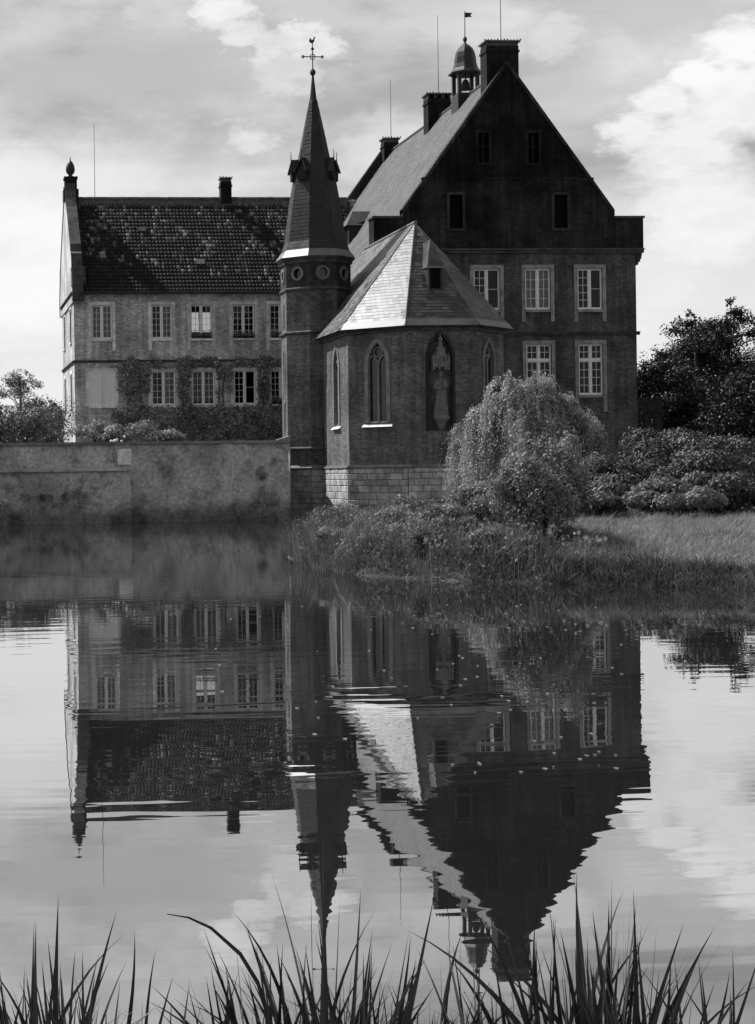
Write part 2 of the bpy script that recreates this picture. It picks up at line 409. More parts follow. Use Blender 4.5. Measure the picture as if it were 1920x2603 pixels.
def slab_mesh(name, tw, ln, th, mat, prof=None):
    """one loose roof piece: x across, y up the slope, z out"""
    prof = prof or [(0, 0), (1, 0)]; n = len(prof); v = []; f = []
    for (y, lift, t_) in ((-.02, th, th), (ln, .006, .004)):
        for a, z in prof: v.append((a*tw, y, z+lift))
        for a, z in prof: v.append((a*tw, y, z+lift-t_))
    for i in range(n-1):
        f += [(i, i+1, 2*n+i+1, 2*n+i), (n+i+1, n+i, 3*n+i, 3*n+i+1), (n+i, n+i+1, i+1, i), (2*n+i, 2*n+i+1, 3*n+i+1, 3*n+i)]
    f += [(0, 2*n, 3*n, n), (n-1, 2*n-1, 4*n-1, 3*n-1)]
    me = bpy.data.meshes.new(name); me.from_pydata(v, [], f); me.update(); me.materials.append(M[mat])
    if len(prof) > 2: me.polygons.foreach_set('use_smooth', [True]*len(me.polygons))
    return me, np.array(v), f
def shingles(name, parent, poly, u, tw, rh, th, mat, singles=0, prof=None, stagger=True, gap=.006, jit=.004, rest='roof_slates'):
    """cover a convex roof face with real overlapping pieces; the nearest ones are objects of their own"""
    poly = [Vector(p) for p in poly]; u = Vector(u).normalized()
    n_ = Vector((0,0,0))
    for i in range(1, len(poly)-1): n_ += (poly[i]-poly[0]).cross(poly[i+1]-poly[0])
    n_.normalize()
    if n_.z < 0: n_ = -n_
    v_ = n_.cross(u).normalized()
    if v_.z < 0: u = -u; v_ = n_.cross(u).normalized()
    o = poly[0]; P2 = [((p-o).dot(u), (p-o).dot(v_)) for p in poly]
    b0 = min(q[1] for q in P2); b1 = max(q[1] for q in P2); rows = []
    r_ = 0; b = b0
    while b < b1-.03:
        bm_ = min(b+rh*.5, b1-.01); xs = []
        for i in range(len(P2)):
            (xa, ya), (xb, yb) = P2[i], P2[(i+1) % len(P2)]
            if (ya-bm_)*(yb-bm_) < 0: xs.append(xa+(xb-xa)*(bm_-ya)/(yb-ya))
        if len(xs) >= 2:
            a0, a1 = min(xs), max(xs); a = a0-(tw*.5 if (stagger and r_ % 2) else 0)
            while a < a1-.02:
                s0, s1 = max(a, a0), min(a+tw, a1)
                if s1-s0 > .03: rows.append((s0, s1, b, abs(s1-s0-tw) < .004))
                a += tw
        b += rh; r_ += 1
    me, tv, tf = slab_mesh(rest[:-1] if rest.endswith('s') else rest, tw-gap, rh*1.12, th, mat, prof)
    B = Matrix((u, v_, n_)).transposed().to_4x4()
    cand = [i for i, q in enumerate(rows) if q[3]]
    cand.sort(key=lambda i: (o+u*rows[i][0]+v_*rows[i][2]).xy.length)
    one = set(cand[:singles])
    for i in sorted(one):
        s0, s1, b, _ = rows[i]
        ob = bpy.data.objects.new(name, me); COL.objects.link(ob); ob.parent = parent
        ob.matrix_basis = Matrix.Translation(o+u*(s0+random.uniform(-jit, jit))+v_*(b+random.uniform(-jit, jit))+n_*.012) @ B @ Matrix.Rotation(random.uniform(-.006, .006), 4, 'Z') @ Matrix.Rotation(random.uniform(-.012, .012), 4, 'X')
    restr = [rows[i] for i in range(len(rows)) if i not in one]
    if restr:
        k = len(tv); N = len(restr)
        A = np.repeat(tv[None], N, 0).astype(float)
        wd = np.array([q[1]-q[0]-gap for q in restr])/(tw-gap)
        A[:, :, 0] *= wd[:, None]
        tilt = rng.normal(0, .010, N); A[:, :, 2] += A[:, :, 1]*tilt[:, None]+np.abs(rng.normal(0, .003, N))[:, None]
        A[:, :, 1] += rng.uniform(-jit, jit, N)[:, None]
        A[:, :, 0] += np.array([q[0] for q in restr])[:, None]; A[:, :, 1] += np.array([q[2] for q in restr])[:, None]; A[:, :, 2] += .012
        Wd = A @ np.array([u, v_, n_])+np.array(o)
        ff = [tuple(j+i*k for j in q) for i in range(N) for q in tf]
        mesh(rest, Wd.reshape(-1, 3), ff, mat, parent, 'stuff', smooth=(prof is not None))

# foliage
def leafquads(P, N, L, Wd, jit=.6, droop=0.):
    P = np.asarray(P); n = len(P)
    T = rng.normal(size=(n, 3)); T[:, 2] -= droop*1.5
    Nn = N+rng.normal(size=(n, 3))*jit; Nn /= np.linalg.norm(Nn, axis=1)[:, None]+1e-9
    T -= Nn*(T*Nn).sum(1)[:, None]; T /= np.linalg.norm(T, axis=1)[:, None]+1e-9
    Bv = np.cross(Nn, T); s = rng.uniform(.65, 1.35, n)[:, None]
    L_ = L*s; W_ = Wd*s
    return np.stack([P, P+T*L_*.5+Bv*W_*.5+Nn*L_*.06, P+T*L_-Nn*L_*.10, P+T*L_*.5-Bv*W_*.5+Nn*L_*.06], 1)
def sinnoise(P, f, ph):
    return (np.sin(P[:, 0]*f+ph)+np.sin(P[:, 1]*f*1.13+ph*2.1)+np.sin(P[:, 2]*f*1.21+ph*.7)+np.sin((P[:, 0]+P[:, 2])*f*2.3+ph*1.7)*.7)/3.2
def lobes_leaves(lobes, n, L, Wd, shell=.35, gap=.0, jit=.6, fl=2.5, zmin=-1e9, droop=0.):
    vol = np.array([l[1][0]*l[1][1]+l[1][1]*l[1][2] for l in lobes]); cnt = (n*vol/vol.sum()).astype(int)
    out = []
    for (c, r), k in zip(lobes, cnt):
        c = np.array(c); r = np.array(r); d = rng.normal(size=(k*2, 3)); d /= np.linalg.norm(d, axis=1)[:, None]
        rr = 1-np.abs(rng.normal(0, shell, k*2)); rr = np.clip(rr, .1, 1.05)
        ph = rng.uniform(0, 6)
        bumpy = 1+.16*sinnoise(d, 5., ph)+.10*sinnoise(d, 11., ph+2)
        P = c+d*r*(rr*bumpy)[:, None]
        keep = (sinnoise(P, fl, ph+1) > gap-.6+rng.uniform(-.2, .2, k*2)) & (P[:, 2] > zmin)
        P = P[keep][:k]; d = d[keep][:k]
        out.append(leafquads(P, d*np.array([1, 1, 1.])+np.array([0, 0, .25]), L, Wd, jit, droop))
    return np.concatenate(out)
def sublobes(c, r, n, fr=.42, seed=0, flat=.85, zlo=-.5):
    rr = random.Random(seed); out = []
    for _ in range(n):
        while True:
            d = Vector((rr.gauss(0, 1), rr.gauss(0, 1), rr.gauss(0, 1))).normalized()
            if d.z > zlo: break
        q = rr.uniform(.55, .82); k = fr*rr.uniform(.75, 1.3)
        out.append(((c[0]+d.x*r[0]*q, c[1]+d.y*r[1]*q, c[2]+d.z*r[2]*q), (r[0]*k, r[1]*k, r[2]*k*flat)))
    return out
def limbs(parent, base, lobes, r0, mat='bark', trunk_top=None, name='trunk', k=10):
    mb = MB(); b = Vector(base); top = Vector(trunk_top) if trunk_top else b+Vector((0, 0, 1))
    mid = (b+top)*.5+Vector((random.uniform(-.08, .08), random.uniform(-.08, .08), 0))*(top-b).length*.3
    mb.tube([b-Vector((0, 0, .3)), b+(mid-b)*.25, mid, top], [r0*1.35, r0, r0*.8, r0*.5], 8)
    for c, r in lobes[:k]:
        c = Vector(c); s = b+(top-b)*random.uniform(.35, .95)
        m1 = s+(c-s)*.5+Vector((random.uniform(-.1, .1), random.uniform(-.1, .1), .12))*(c-s).length
        mb.tube([s, m1, c], [r0*.42, r0*.28, r0*.10], 5)
    return mb.build(name, mat, parent, smooth=True)
def bush(name, base, c, r, nl, n, L, Wd, mat, label, cat='shrub', group=None, seed=1, gap=0., shell=.3, fr=.42, zlo=-.4, flat=.85, droop=0., jit=.42):
    t_ = thing(name, base, label, cat, group)
    lb = [((c[0], c[1], c[2]), (r[0]*.72, r[1]*.72, r[2]*.72))]+sublobes(c, r, nl, fr, seed, flat, zlo)
    quads('foliage', lobes_leaves(lb, n, L, Wd, shell, gap, jit, droop=droop), mat, t_)
    limbs(t_, base, lb[1:], max(.03, r[2]*.05), trunk_top=(c[0], c[1], c[2]), name='stem', k=8)
    return t_

# ------------------------------------------------------------------ ground and water
SHORE = [(20.3,77),(19.2,72),(16.8,64),(13.3,55.7),(10.4,46.5),(8.9,42.6),(8.5,39.4),(8.05,35.4),(8.3,32.9),(9.2,30.8),(10.5,29.5),(11.5,28.7),(13.5,26.7),(19,22.5),(32,15),(60,2),(130,-10),(130,140),(20.3,140)]
def sdist(X, Y, poly):
    """distance to a polygon outline, positive inside"""
    D = np.full(X.shape, 1e9); ins = np.zeros(X.shape, bool); n = len(poly)
    for i in range(n):
        (x0, y0), (x1, y1) = poly[i], poly[(i+1) % n]
        dx, dy = x1-x0, y1-y0; t_ = np.clip(((X-x0)*dx+(Y-y0)*dy)/(dx*dx+dy*dy), 0, 1)
        D = np.minimum(D, np.hypot(X-x0-t_*dx, Y-y0-t_*dy))
        cnd = (y0 > Y) != (y1 > Y); xi = (x1-x0)*(Y-y0)/(y1-y0+1e-12)+x0
        ins ^= cnd & (X < xi)
    return np.where(ins, D, -D)
def sstep(a, b, x): q = np.clip((x-a)/(b-a), 0, 1); return q*q*(3-2*q)
def height(X, Y):
    X = np.asarray(X, float); Y = np.asarray(Y, float)
    nz = .07*np.sin(X*1.3+Y*.7)+.05*np.sin(X*2.9-Y*1.7)
    z = np.full(X.shape, -1.3)
    near = .32-1.7*sstep(2.2, 8.5, Y+nz*4); z = np.maximum(z, near+nz*.3)
    d = sdist(X, Y, SHORE)+nz*1.2
    pen = np.where(d > 0, .24*sstep(0, .3, d)+.025*np.minimum(d, 22), np.maximum(-1.3, d*.9))
    pen = pen+np.where(d > 0, nz*.5, 0)+1.7*sstep(70, 92, Y)*(d > 0)
    z = np.maximum(z, pen)
    isl = np.where((Y > 71.6) & (X < 14.2+(Y-71)*.20), 3.02, -9)+nz*.2
    isl = np.maximum(isl, np.where((Y > 84.5), 3.0+nz*.3, -9))
    z = np.maximum(z, isl)
    return z
def H(x, y): return float(height(np.array([x]), np.array([y]))[0])
WZ = -.12                      # level of the moat
gx = np.concatenate([[-3000,-900,-300,-120,-60,-30], np.arange(-14, 60, .55), [64,70,80,95,120,160,300,900,3000]])
gy = np.concatenate([[-2500,-600,-100,-20,-6], np.arange(-2, 96, .55), [98,102,108,116,126,140,160,220,400,1000,4000]])
GX, GY = np.meshgrid(gx, gy, indexing='ij'); GZ = height(GX, GY)
nx, ny = GX.shape
gv = np.stack([GX, GY, GZ], -1).reshape(-1, 3)
gf = [(i*ny+j, (i+1)*ny+j, (i+1)*ny+j+1, i*ny+j+1) for i in range(nx-1) for j in range(ny-1)]
tag(mesh('ground', gv, gf, 'ground', smooth=True), 'grassy ground round the moat', kind='structure')
tag(mesh('water', [(-400,-60,WZ),(400,-60,WZ),(400,86,WZ),(-400,86,WZ)], [(0,1,2,3)], 'water'), 'still dark moat water mirroring the castle', kind='structure')

# ------------------------------------------------------------------ windows
PANES = {}
def pane_mesh(a, b, mat='glass'):
    k = (round(a, 3), round(b, 3), mat)
    if k not in PANES:
        me = bpy.data.meshes.new('pane'); h = .004
        me.from_pydata(boxv(-a/2, a/2, -h, h, -b/2, b/2), [], BOXF); me.update(); me.materials.append(M[mat]); PANES[k] = me
    return PANES[k]
def put_pane(me, F, a, b, d, parent):
    o = bpy.data.objects.new('pane', me); COL.objects.link(o); o.parent = parent
    B = Matrix((F.u, -F.n, Z)).transposed().to_4x4()
    o.matrix_basis = Matrix.Translation(F.p(a, b, d)) @ B @ Matrix.Rotation(random.gauss(0, .006), 4, 'X') @ Matrix.Rotation(random.gauss(0, .008), 4, 'Z')
def casement(F, win, fm, a0, a1, b0, b1, cols, rows, d, bars):
    """one glazed leaf: bars join 'bars', each pane an object"""
    w_ = .045; fbox(fm, F, a0, a0+w_, b0, b1, d-.03, d+.03); fbox(fm, F, a1-w_, a1, b0, b1, d-.03, d+.03)
    fbox(fm, F, a0+w_, a1-w_, b0, b0+w_*1.3, d-.03, d+.028); fbox(fm, F, a0+w_, a1-w_, b1-w_, b1, d-.03, d+.028)
    a0 += w_; a1 -= w_; b0 += w_*1.3; b1 -= w_
    pa = (a1-a0)/cols; pb = (b1-b0)/rows; me = pane_mesh(pa-.004, pb-.004)
    for i in range(1, cols): fbox(bars, F, a0+i*pa-.013, a0+i*pa+.013, b0, b1, d-.018, d+.018)
    for j in range(1, rows): fbox(bars, F, a0, a1, b0+j*pb-.012, b0+j*pb+.012, d-.016, d+.016)
    for i in range(cols):
        for j in range(rows): put_pane(me, F, a0+(i+.5)*pa, b0+(j+.5)*pb, d, win)
def rect_window(parent, F, a0, a1, b0, b1, lights, surround='surround', paint='paint', transom=None, foot=.7, curtain=(), shutters=False, sw=.20):
    """lights: for each casement (cols, rows)"""
    d = -.13; fm = MB(); bars = MB()
    fbox(fm, F, a0, a0+.05, b0, b1, d-.05, d+.045); fbox(fm, F, a1-.05, a1, b0, b1, d-.05, d+.045)
    fbox(fm, F, a0+.05, a1-.05, b1-.05, b1, d-.05, d+.043); fbox(fm, F, a0+.05, a1-.05, b0, b0+.06, d-.05, d+.06)
    am = (a0+a1)/2; fbox(fm, F, am-.055, am+.055, b0+.06, b1-.05, d-.05, d+.065)
    if transom: fbox(fm, F, a0+.05, a1-.05, transom-.055, transom+.055, d-.05, d+.055)
    win = bpy.data.objects.new('window', bpy.data.meshes.new('window')); COL.objects.link(win); attach(win, parent)
    spans = [(a0+.05, am-.055), (am+.055, a1-.05)]
    if transom:
        for s in spans:
            casement(F, win, fm, s[0], s[1], b0+.06, transom-.055, 2, lights[0][1], d, bars)
            casement(F, win, fm, s[0], s[1], transom+.055, b1-.05, 2, 2, d, bars)
    else:
        for s, (c_, r_) in zip(spans, lights): casement(F, win, fm, s[0], s[1], b0+.06, b1-.05, c_, r_, d, bars)
    win.data.from_pydata([tuple(x) for x in fm.v], [], fm.f); win.data.update(); win.data.materials.append(M[paint])
    if bars.v: bars.build('glazing_bars', paint, win)
    for (k, lo, hi) in curtain:
        s = spans[k]; n = 14; v = []; f = []
        for i in range(n+1):
            a = s[0]+(s[1]-s[0])*i/n; dd = d-.16+.02*math.sin(i*2.4)
            v += [F.p(a, b0+(b1-b0)*lo, dd), F.p(a, b0+(b1-b0)*hi, dd)]
        for i in range(n): f.append((2*i, 2*i+2, 2*i+3, 2*i+1))
        mesh('curtain', v, f, 'curtain', win, smooth=True)
    pr = .035
    for (x0, x1, y0, y1, nm) in ((a0-sw, a0, b0-foot, b1, 'jamb'), (a1, a1+sw, b0-foot, b1, 'jamb'), (a0-sw, a1+sw, b1, b1+sw, 'lintel')):
        mb = MB(); fbox(mb, F, x0, x1, y0, y1, -.16, pr if nm == 'jamb' else pr+.006); mb.build(nm, surround, win)
    mb = MB(); fbox(mb, F, a0-.0, a1+.0, b0-.14, b0, -.16, pr+.07); mb.build('sill', surround, win)
    if shutters:
        for s in ((a0, am-.01), (am+.01, a1)):
            mb = MB(); fbox(mb, F, s[0], s[1], b0, b1, -.03, .0)
            for (x0, x1, y0, y1) in ((s[0], s[0]+.09, b0, b1), (s[1]-.09, s[1], b0, b1), (s[0]+.09, s[1]-.09, b0, b0+.1), (s[0]+.09, s[1]-.09, b1-.1, b1)): fbox(mb, F, x0, x1, y0, y1, .0, .035)
            sh = mb.build('shutter', 'paint', win)
    return win

# ------------------------------------------------------------------ the gabled house on the right
GX0, GX1, GXC, GY0, GY1 = 23.64, 37.71, 30.675, 88.0, 112.0
house = thing('gabled_house', (GXC, GY0, 3.0), 'tall dark brick house with a steep triangular gable and slate roof', 'house')
F = Frame((0, GY0, 0), (1, 0, 0))
ups = [(28.70, 30.16), (31.54, 32.95), (34.45, 35.83)]; gnd = [(31.56, 32.96), (34.46, 35.82)]
holes = [rect(a, b, 10.57, 12.79) for a, b in ups]+[rect(a, b, 5.94, 8.70) for a, b in gnd]
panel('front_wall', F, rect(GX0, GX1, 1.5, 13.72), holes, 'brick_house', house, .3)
E2 = 13.72; AP = 23.72; sl = (AP-E2)/(GX1+.24-GXC)
att = [(27.42, 28.12), (33.20, 33.92)]; upp = [(29.05, 29.62), (31.80, 32.37)]
holes = [rect(a, b, 14.97, 16.76) for a, b in att]+[rect(a, b, 18.5, 20.1) for a, b in upp]
zg = 17.62; xg = (AP-zg)/sl
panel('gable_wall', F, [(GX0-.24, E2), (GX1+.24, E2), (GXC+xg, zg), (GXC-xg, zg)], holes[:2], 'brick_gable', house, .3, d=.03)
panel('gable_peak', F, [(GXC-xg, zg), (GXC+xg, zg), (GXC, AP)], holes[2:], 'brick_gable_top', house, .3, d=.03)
xk = 5.86; zk = AP-xk*sl
mesh('gable_coping', [(GXC+sx_, GY0+y_, z_+dz_) for y_ in (-.10, .45) for dz_ in (0, .30) for sx_, z_ in ((-xk, zk), (0, AP), (xk, zk))],
     [(0,1,4,3), (1,2,5,4), (6,9,10,7), (7,10,11,8), (3,4,10,9), (4,5,11,10), (0,6,7,1), (1,7,8,2)], 'brick_gable', house)
def moulding(parent, F, a0, a1, z, h=.16, pr=.14, mat='trim_dark', name='string_course'):
    mb = MB(); fbox(mb, F, a0, a1, z-h*.5, z+h*.1, -.05, pr*.6); fbox(mb, F, a0, a1, z+h*.1, z+h*.5, -.05, pr)
    return mb.build(name, mat, parent)
moulding(house, F, GX0-.3, GX1+.42, 13.74, .24, .22)
moulding(house, F, GX0-.05, GX1+.16, 9.27, .18, .15)
moulding(house, F, 25.9, 35.4, 17.62, .14, .10, 'brick_gable')
for s in (-1, 1):                                               # kneelers: the blocks at the feet of the gable
    xi = GXC+s*5.85; xo = GXC+s*7.44; mb = MB()
    fbox(mb, F, min(xi, xo), max(xi, xo), 13.86, 15.50, -.9, .10)
    kn = mb.build('kneeler', 'brick_gable', house)
    mb = MB(); fbox(mb, F, min(xi, xo+s*.07), max(xi, xo+s*.07), 15.50, 15.62, -.95, .16); mb.build('coping', 'trim_dark', kn)
    xw = GXC+s*7.035; mb = MB()
    for i in range(4):
        q = math.sin((i+1)/4*math.pi/2)*.33
        fbox(mb, F, min(xw-s*.01, xw+s*q), max(xw-s*.01, xw+s*q), 12.98+i*.16, 13.14+i*.16-.002, -.7, .06)
    mb.build('corbel', 'surround_dark', kn)
for i, (a, b) in enumerate(ups):
    rect_window(house, F, a, b, 10.57, 12.79, [((2, 5), (1, 2)), ((2, 4), (2, 4)), ((2, 5), (1, 2))][i], curtain=[(), ((0, 0, 1), (1, 0, 1)), ()][i], foot=.65, surround='surround_house')
for i, (a, b) in enumerate(gnd):
    rect_window(house, F, a, b, 5.94, 8.70, [(2, 4), (2, 4)], transom=7.83, foot=.9, surround='surround_house')
def dark_opening(parent, F, a0, a1, b0, b1, surround, cross=False, pr=.05, sw=.15):
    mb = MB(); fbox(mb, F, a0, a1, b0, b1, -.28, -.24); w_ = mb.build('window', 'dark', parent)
    for (x0, x1, y0, y1, nm) in ((a0-sw, a0, b0, b1, 'jamb'), (a1, a1+sw, b0, b1, 'jamb'), (a0-sw, a1+sw, b1, b1+sw, 'lintel'), (a0-sw, a1+sw, b0-sw, b0, 'sill')):
        mb = MB(); fbox(mb, F, x0, x1, y0, y1, -.2, pr+(.01 if nm in ('lintel', 'sill') else 0)); mb.build(nm, surround, w_)
    if cross:
        mb = MB(); am = (a0+a1)/2; bm_ = b0+(b1-b0)*.55; fbox(mb, F, am-.05, am+.05, b0, b1, -.2, -.06); fbox(mb, F, a0, a1, bm_-.05, bm_+.05, -.2, -.055); mb.build('mullion', surround, w_)
    return w_
for a, b in att: dark_opening(house, F, a, b, 14.97, 16.76, 'surround_dark', pr=.07)
for a, b in upp: dark_opening(house, F, a, b, 18.5, 20.1, 'brick_gable', cross=True, pr=.07)
# other walls
Fl = Frame((GX0, 0, 0), (0, -1, 0)); panel('side_wall', Fl, rect(-GY1, -GY0, 1.5, 13.6), [], 'brick_house', house)
Fr_ = Frame((GX1, 0, 0), (0, 1, 0)); panel('side_wall', Fr_, rect(GY0, GY1, 1.5, 13.6), [], 'brick_house', house)
Fb = Frame((0, GY1, 0), (-1, 0, 0)); panel('rear_wall', Fb, [(-GX1, 1.5), (-GX0, 1.5), (-GX0, E2), (-GXC, AP), (-GX1, E2)], [], 'brick_house', house)
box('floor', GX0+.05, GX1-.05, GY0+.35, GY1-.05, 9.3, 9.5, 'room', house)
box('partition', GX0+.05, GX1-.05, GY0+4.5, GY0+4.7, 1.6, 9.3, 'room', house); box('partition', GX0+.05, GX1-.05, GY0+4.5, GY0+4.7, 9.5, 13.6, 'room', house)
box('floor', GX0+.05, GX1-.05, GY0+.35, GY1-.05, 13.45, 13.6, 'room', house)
RZ = AP-.12; EX = .42; RE = RZ-(GXC-GX0+EX)*sl; ys0, ys1 = GY0+.40, GY1-.5
roof = mesh('roof', [(GX0-EX, ys0, RE), (GX0-EX, ys1, RE), (GXC, ys1, RZ), (GXC, ys0, RZ), (GX1+EX, ys0, RE), (GX1+EX, ys1, RE)], [(0,3,2,1), (3,4,5,2)], 'slate', house)
shingles('roof_slate', roof, [(GX0-EX, ys1, RE), (GX0-EX, ys0, RE), (GXC, ys0, RZ), (GXC, ys1, RZ)], (0, -1, 0), .36, .27, .022, 'slate', 280)
mb = MB(); mb.tube([(GXC, ys0, RZ+.02), (GXC, ys1, RZ+.02)], .13, 8); mb.build('ridge_cap', 'ridge', roof)
mb = MB(); mb.tube([(GX0-EX-.06, ys0, RE-.05), (GX0-EX-.06, ys1, RE-.05)], .08, 8); mb.build('gutter', 'copper', roof)
# raised rear gable
v = [(GX0-.5, RE-.3), (GX0-.5, RE+.9), (GXC, RZ+.95), (GX1+.5, RE+.9), (GX1+.5, RE-.3)]
mesh('rear_parapet', [(a, GY1-.55, b) for a, b in v]+[(a, GY1+.05, b) for a, b in v], [(0,1,2,3,4)[::-1], (5,6,7,8,9), (0,5,6,1), (1,6,7,2), (2,7,8,3), (3,8,9,4)], 'brick_gable', house)
def chimney(parent, xc, yc, wx, wy, z0, z1, mat='brick_chimney', cap=.09, holes_=False, rod=None, pots=False):
    mb = MB(); mb.box(xc-wx/2, xc+wx/2, yc-wy/2, yc+wy/2, z0, z1-.28)
    mb.box(xc-wx/2-.05, xc+wx/2+.05, yc-wy/2-.05, yc+wy/2+.05, z1-.62, z1-.5); ch = mb.build('chimney', mat, parent)
    mb = MB()
    if holes_:
        for i in range(4):
            x = xc-wx/2+wx*(i+.0)/3.; mb.box(max(xc-wx/2, x-.08), min(xc+wx/2, x+.08), yc-wy/2, yc+wy/2, z1-.28, z1-.08)
    else: mb.box(xc-wx/2+.02, xc+wx/2-.02, yc-wy/2+.02, yc+wy/2-.02, z1-.28, z1-.08)
    mb.box(xc-wx/2-cap, xc+wx/2+cap, yc-wy/2-cap, yc+wy/2+cap, z1-.08, z1); mb.build('chimney_cap', 'trim_dark', ch)
    if True:
        mb = MB(); k = int(wx/.16)
        for i in range(k+1):
            x = xc-wx/2-cap+(wx+2*cap)*i/k; mb.box(x-.03, x+.03, yc-wy/2-cap, yc-wy/2-cap+.08, z1+.001, z1+random.uniform(.03, .10))
        mb.build('cap_stones', 'trim_dark', ch)
    if rod: 
        mb = MB(); mb.tube([(xc+.1, yc, z1-.02), (xc+.1, yc, rod)], [.022, .012], 5); mb.build('lightning_rod', 'iron', ch)
    mb = MB(); mb.box(xc-wx/2-.05, xc+wx/2+.05, yc-wy/2-.06, yc+wy/2+.05, z0, z0+.85); mb.build('flashing', 'lead', ch) if z0 > 22.4 else None
    return ch
chimney(roof, 30.62, GY0+1.0, 1.78, 1.05, 21.2, 25.22, rod=31.0)
chimney(roof, GXC-.05, 100.5, 1.42, 1.0, 22.3, 25.0, holes_=True, rod=29.9)
chimney(roof, GXC-.1, 111.2, 1.02, .9, 22.3, 24.45, rod=28.5)
# bell turret: four posts, a bell, a bell-shaped hood
bt = Vector((GXC-.02, 95.0, 0)); tur = mesh('bell_turret', [tuple(bt+Vector((sx*.66, sy*.66, z))) for sx in (-1, 1) for sy in (-1, 1) for z in (22.6, 23.75)], BOXF, 'copper', house)
for sx in (-1, 1):
    for sy in (-1, 1):
        mb = MB(); mb.box(bt.x+sx*.53-.10, bt.x+sx*.53+.10, bt.y+sy*.53-.10, bt.y+sy*.53+.10, 23.7, 25.0); mb.build('post', 'copper', tur)
mb = MB(); mb.lathe((bt.x, bt.y, 0), [(.98, 24.93), (.99, 25.0), (.86, 25.1), (.72, 25.28), (.64, 25.55), (.60, 25.9), (.54, 26.2), (.42, 26.45), (.25, 26.62), (.10, 26.72), (.06, 26.82)], 8, R(22.5)); mb.build('hood', 'copper', tur)
mb = MB(); mb.lathe((bt.x, bt.y, 0), [(.02, 26.8), (.10, 26.88), (.13, 26.98), (.10, 27.08), (.025, 27.16)], 10); mb.tube([(bt.x, bt.y, 27.1), (bt.x, bt.y, 28.62)], [.03, .018], 5); mb.build('finial', 'iron', tur)
mb = MB(); mb.add([(bt.x+.02, bt.y-.01, 28.25), (bt.x+.42, bt.y-.01, 28.30), (bt.x+.34, bt.y-.01, 28.40), (bt.x+.46, bt.y-.01, 28.52), (bt.x+.02, bt.y-.01, 28.55), (bt.x+.02, bt.y+.01, 28.25), (bt.x+.42, bt.y+.01, 28.30), (bt.x+.34, bt.y+.01, 28.40), (bt.x+.46, bt.y+.01, 28.52), (bt.x+.02, bt.y+.01, 28.55)],
    [(0,1,2,3,4), (9,8,7,6,5), (0,5,6,1), (1,6,7,2), (2,7,8,3), (3,8,9,4), (4,9,5,0)]); mb.build('weather_vane', 'iron', tur)
mb = MB(); mb.lathe((bt.x, bt.y, 0), [(.34, 24.05), (.33, 24.1), (.25, 24.25), (.2, 24.5), (.12, 24.62), (.04, 24.66)], 12); mb.tube([(bt.x, bt.y, 24.6), (bt.x, bt.y, 24.98)], .04, 5); mb.build('bell', 'iron', tur)
# dormer on the lit slope
def slz(x): return RE+(x-(GX0-EX))*sl
dm = MB(); x0 = 24.95; yA, yB = 100.2, 101.9; zt = 17.0
dm.add([(x0, yA, slz(x0)-.1), (x0, yB, slz(x0)-.1), (x0, yA, zt), (x0, yB, zt), (26.3, yA, zt), (26.3, yB, zt), (26.3, yA, slz(26.3)-.3), (26.3, yB, slz(26.3)-.3)], [(0,2,3,1), (0,6,4,2), (1,3,5,7)])
dorm = dm.build('dormer', 'slate_spire', house)
mb = MB(); ym = (yA+yB)/2
mb.add([(x0-.18, yA-.15, zt-.05), (x0-.18, yB+.15, zt-.05), (x0+.45, ym, zt+.95), (27.2, ym, zt+.95), (26.55, yA-.15, zt-.05), (26.55, yB+.15, zt-.05)], [(0,2,1), (0,4,3,2), (1,2,3,5)]); mb.build('dormer_roof', 'slate', dorm)
mb = MB(); mb.box(x0-.03, x0+.02, yA+.35, yB-.35, zt-1.15, zt-.15); mb.build('shutter', 'dark', dorm)

# ------------------------------------------------------------------ the long wing on the left
WY0, WY1, WX0, WX1 = 106.0, 116.0, 8.55, 24.2
wing = thing('house_wing', (16, WY0, 3.0), 'long two-storey brick wing with pantile roof and pale window surrounds', 'house')
F = Frame((0, WY0, 0), (1, 0, 0))
up = [(9.67, 10.99), (13.5, 14.83), (16.02, 17.42), (18.73, 20.17), (21.15, 22.55)]; gd = [(9.44, 11.14), (13.47, 15.0), (16.08, 17.54), (18.78, 20.19), (21.15, 22.5)]
panel('front_wall', F, rect(WX0, WX1, 2.5, 13.75), [rect(a, b, 10.6, 12.76) for a, b in up]+[rect(a, b, 6.34, 8.54) for a, b in gd], 'brick_wing', wing, .3)
for i, (a, b) in enumerate(up):
    rect_window(wing, F, a, b, 10.6, 12.76, [(2, 5), (2, 5)], curtain=[((0, 0, 1), (1, 0, 1)), ((1, 0, 1),), (), (), ((0, 0, .3),)][i], foot=.75)
for i, (a, b) in enumerate(gd):
    rect_window(wing, F, a, b, 6.34, 8.54, [(2, 5), [(2, 5), (2, 5), (2, 5), (1, 2), (2, 5)][i]], curtain=[(), ((1, 0, 1),), ((0, .1, 1), (1, .1, 1)), (), ((1, 0, 1),)][i], shutters=(i == 0), foot=.0)
moulding(wing, F, WX0-.05, WX1, 9.17, .16, .12)
moulding(wing, F, WX0-.1, WX1, 13.42, .12, .10, 'brick_wing'); moulding(wing, F, WX0-.1, WX1, 13.72, .22, .26)
Fe = Frame((WX0, 0, 0), (0, -1, 0))
ew = [(-114.6, -113.4), (-109.2, -108.0)]
panel('gable_end_wall', Fe, [(-WY1, 2.5), (-WY0, 2.5), (-WY0, 13.75), (-111, 20.4), (-WY1, 13.75)], [rect(a, b, 10.6, 12.76) for a, b in ew]+[rect(a, b, 6.34, 8.54) for a, b in ew], 'brick_wing', wing)
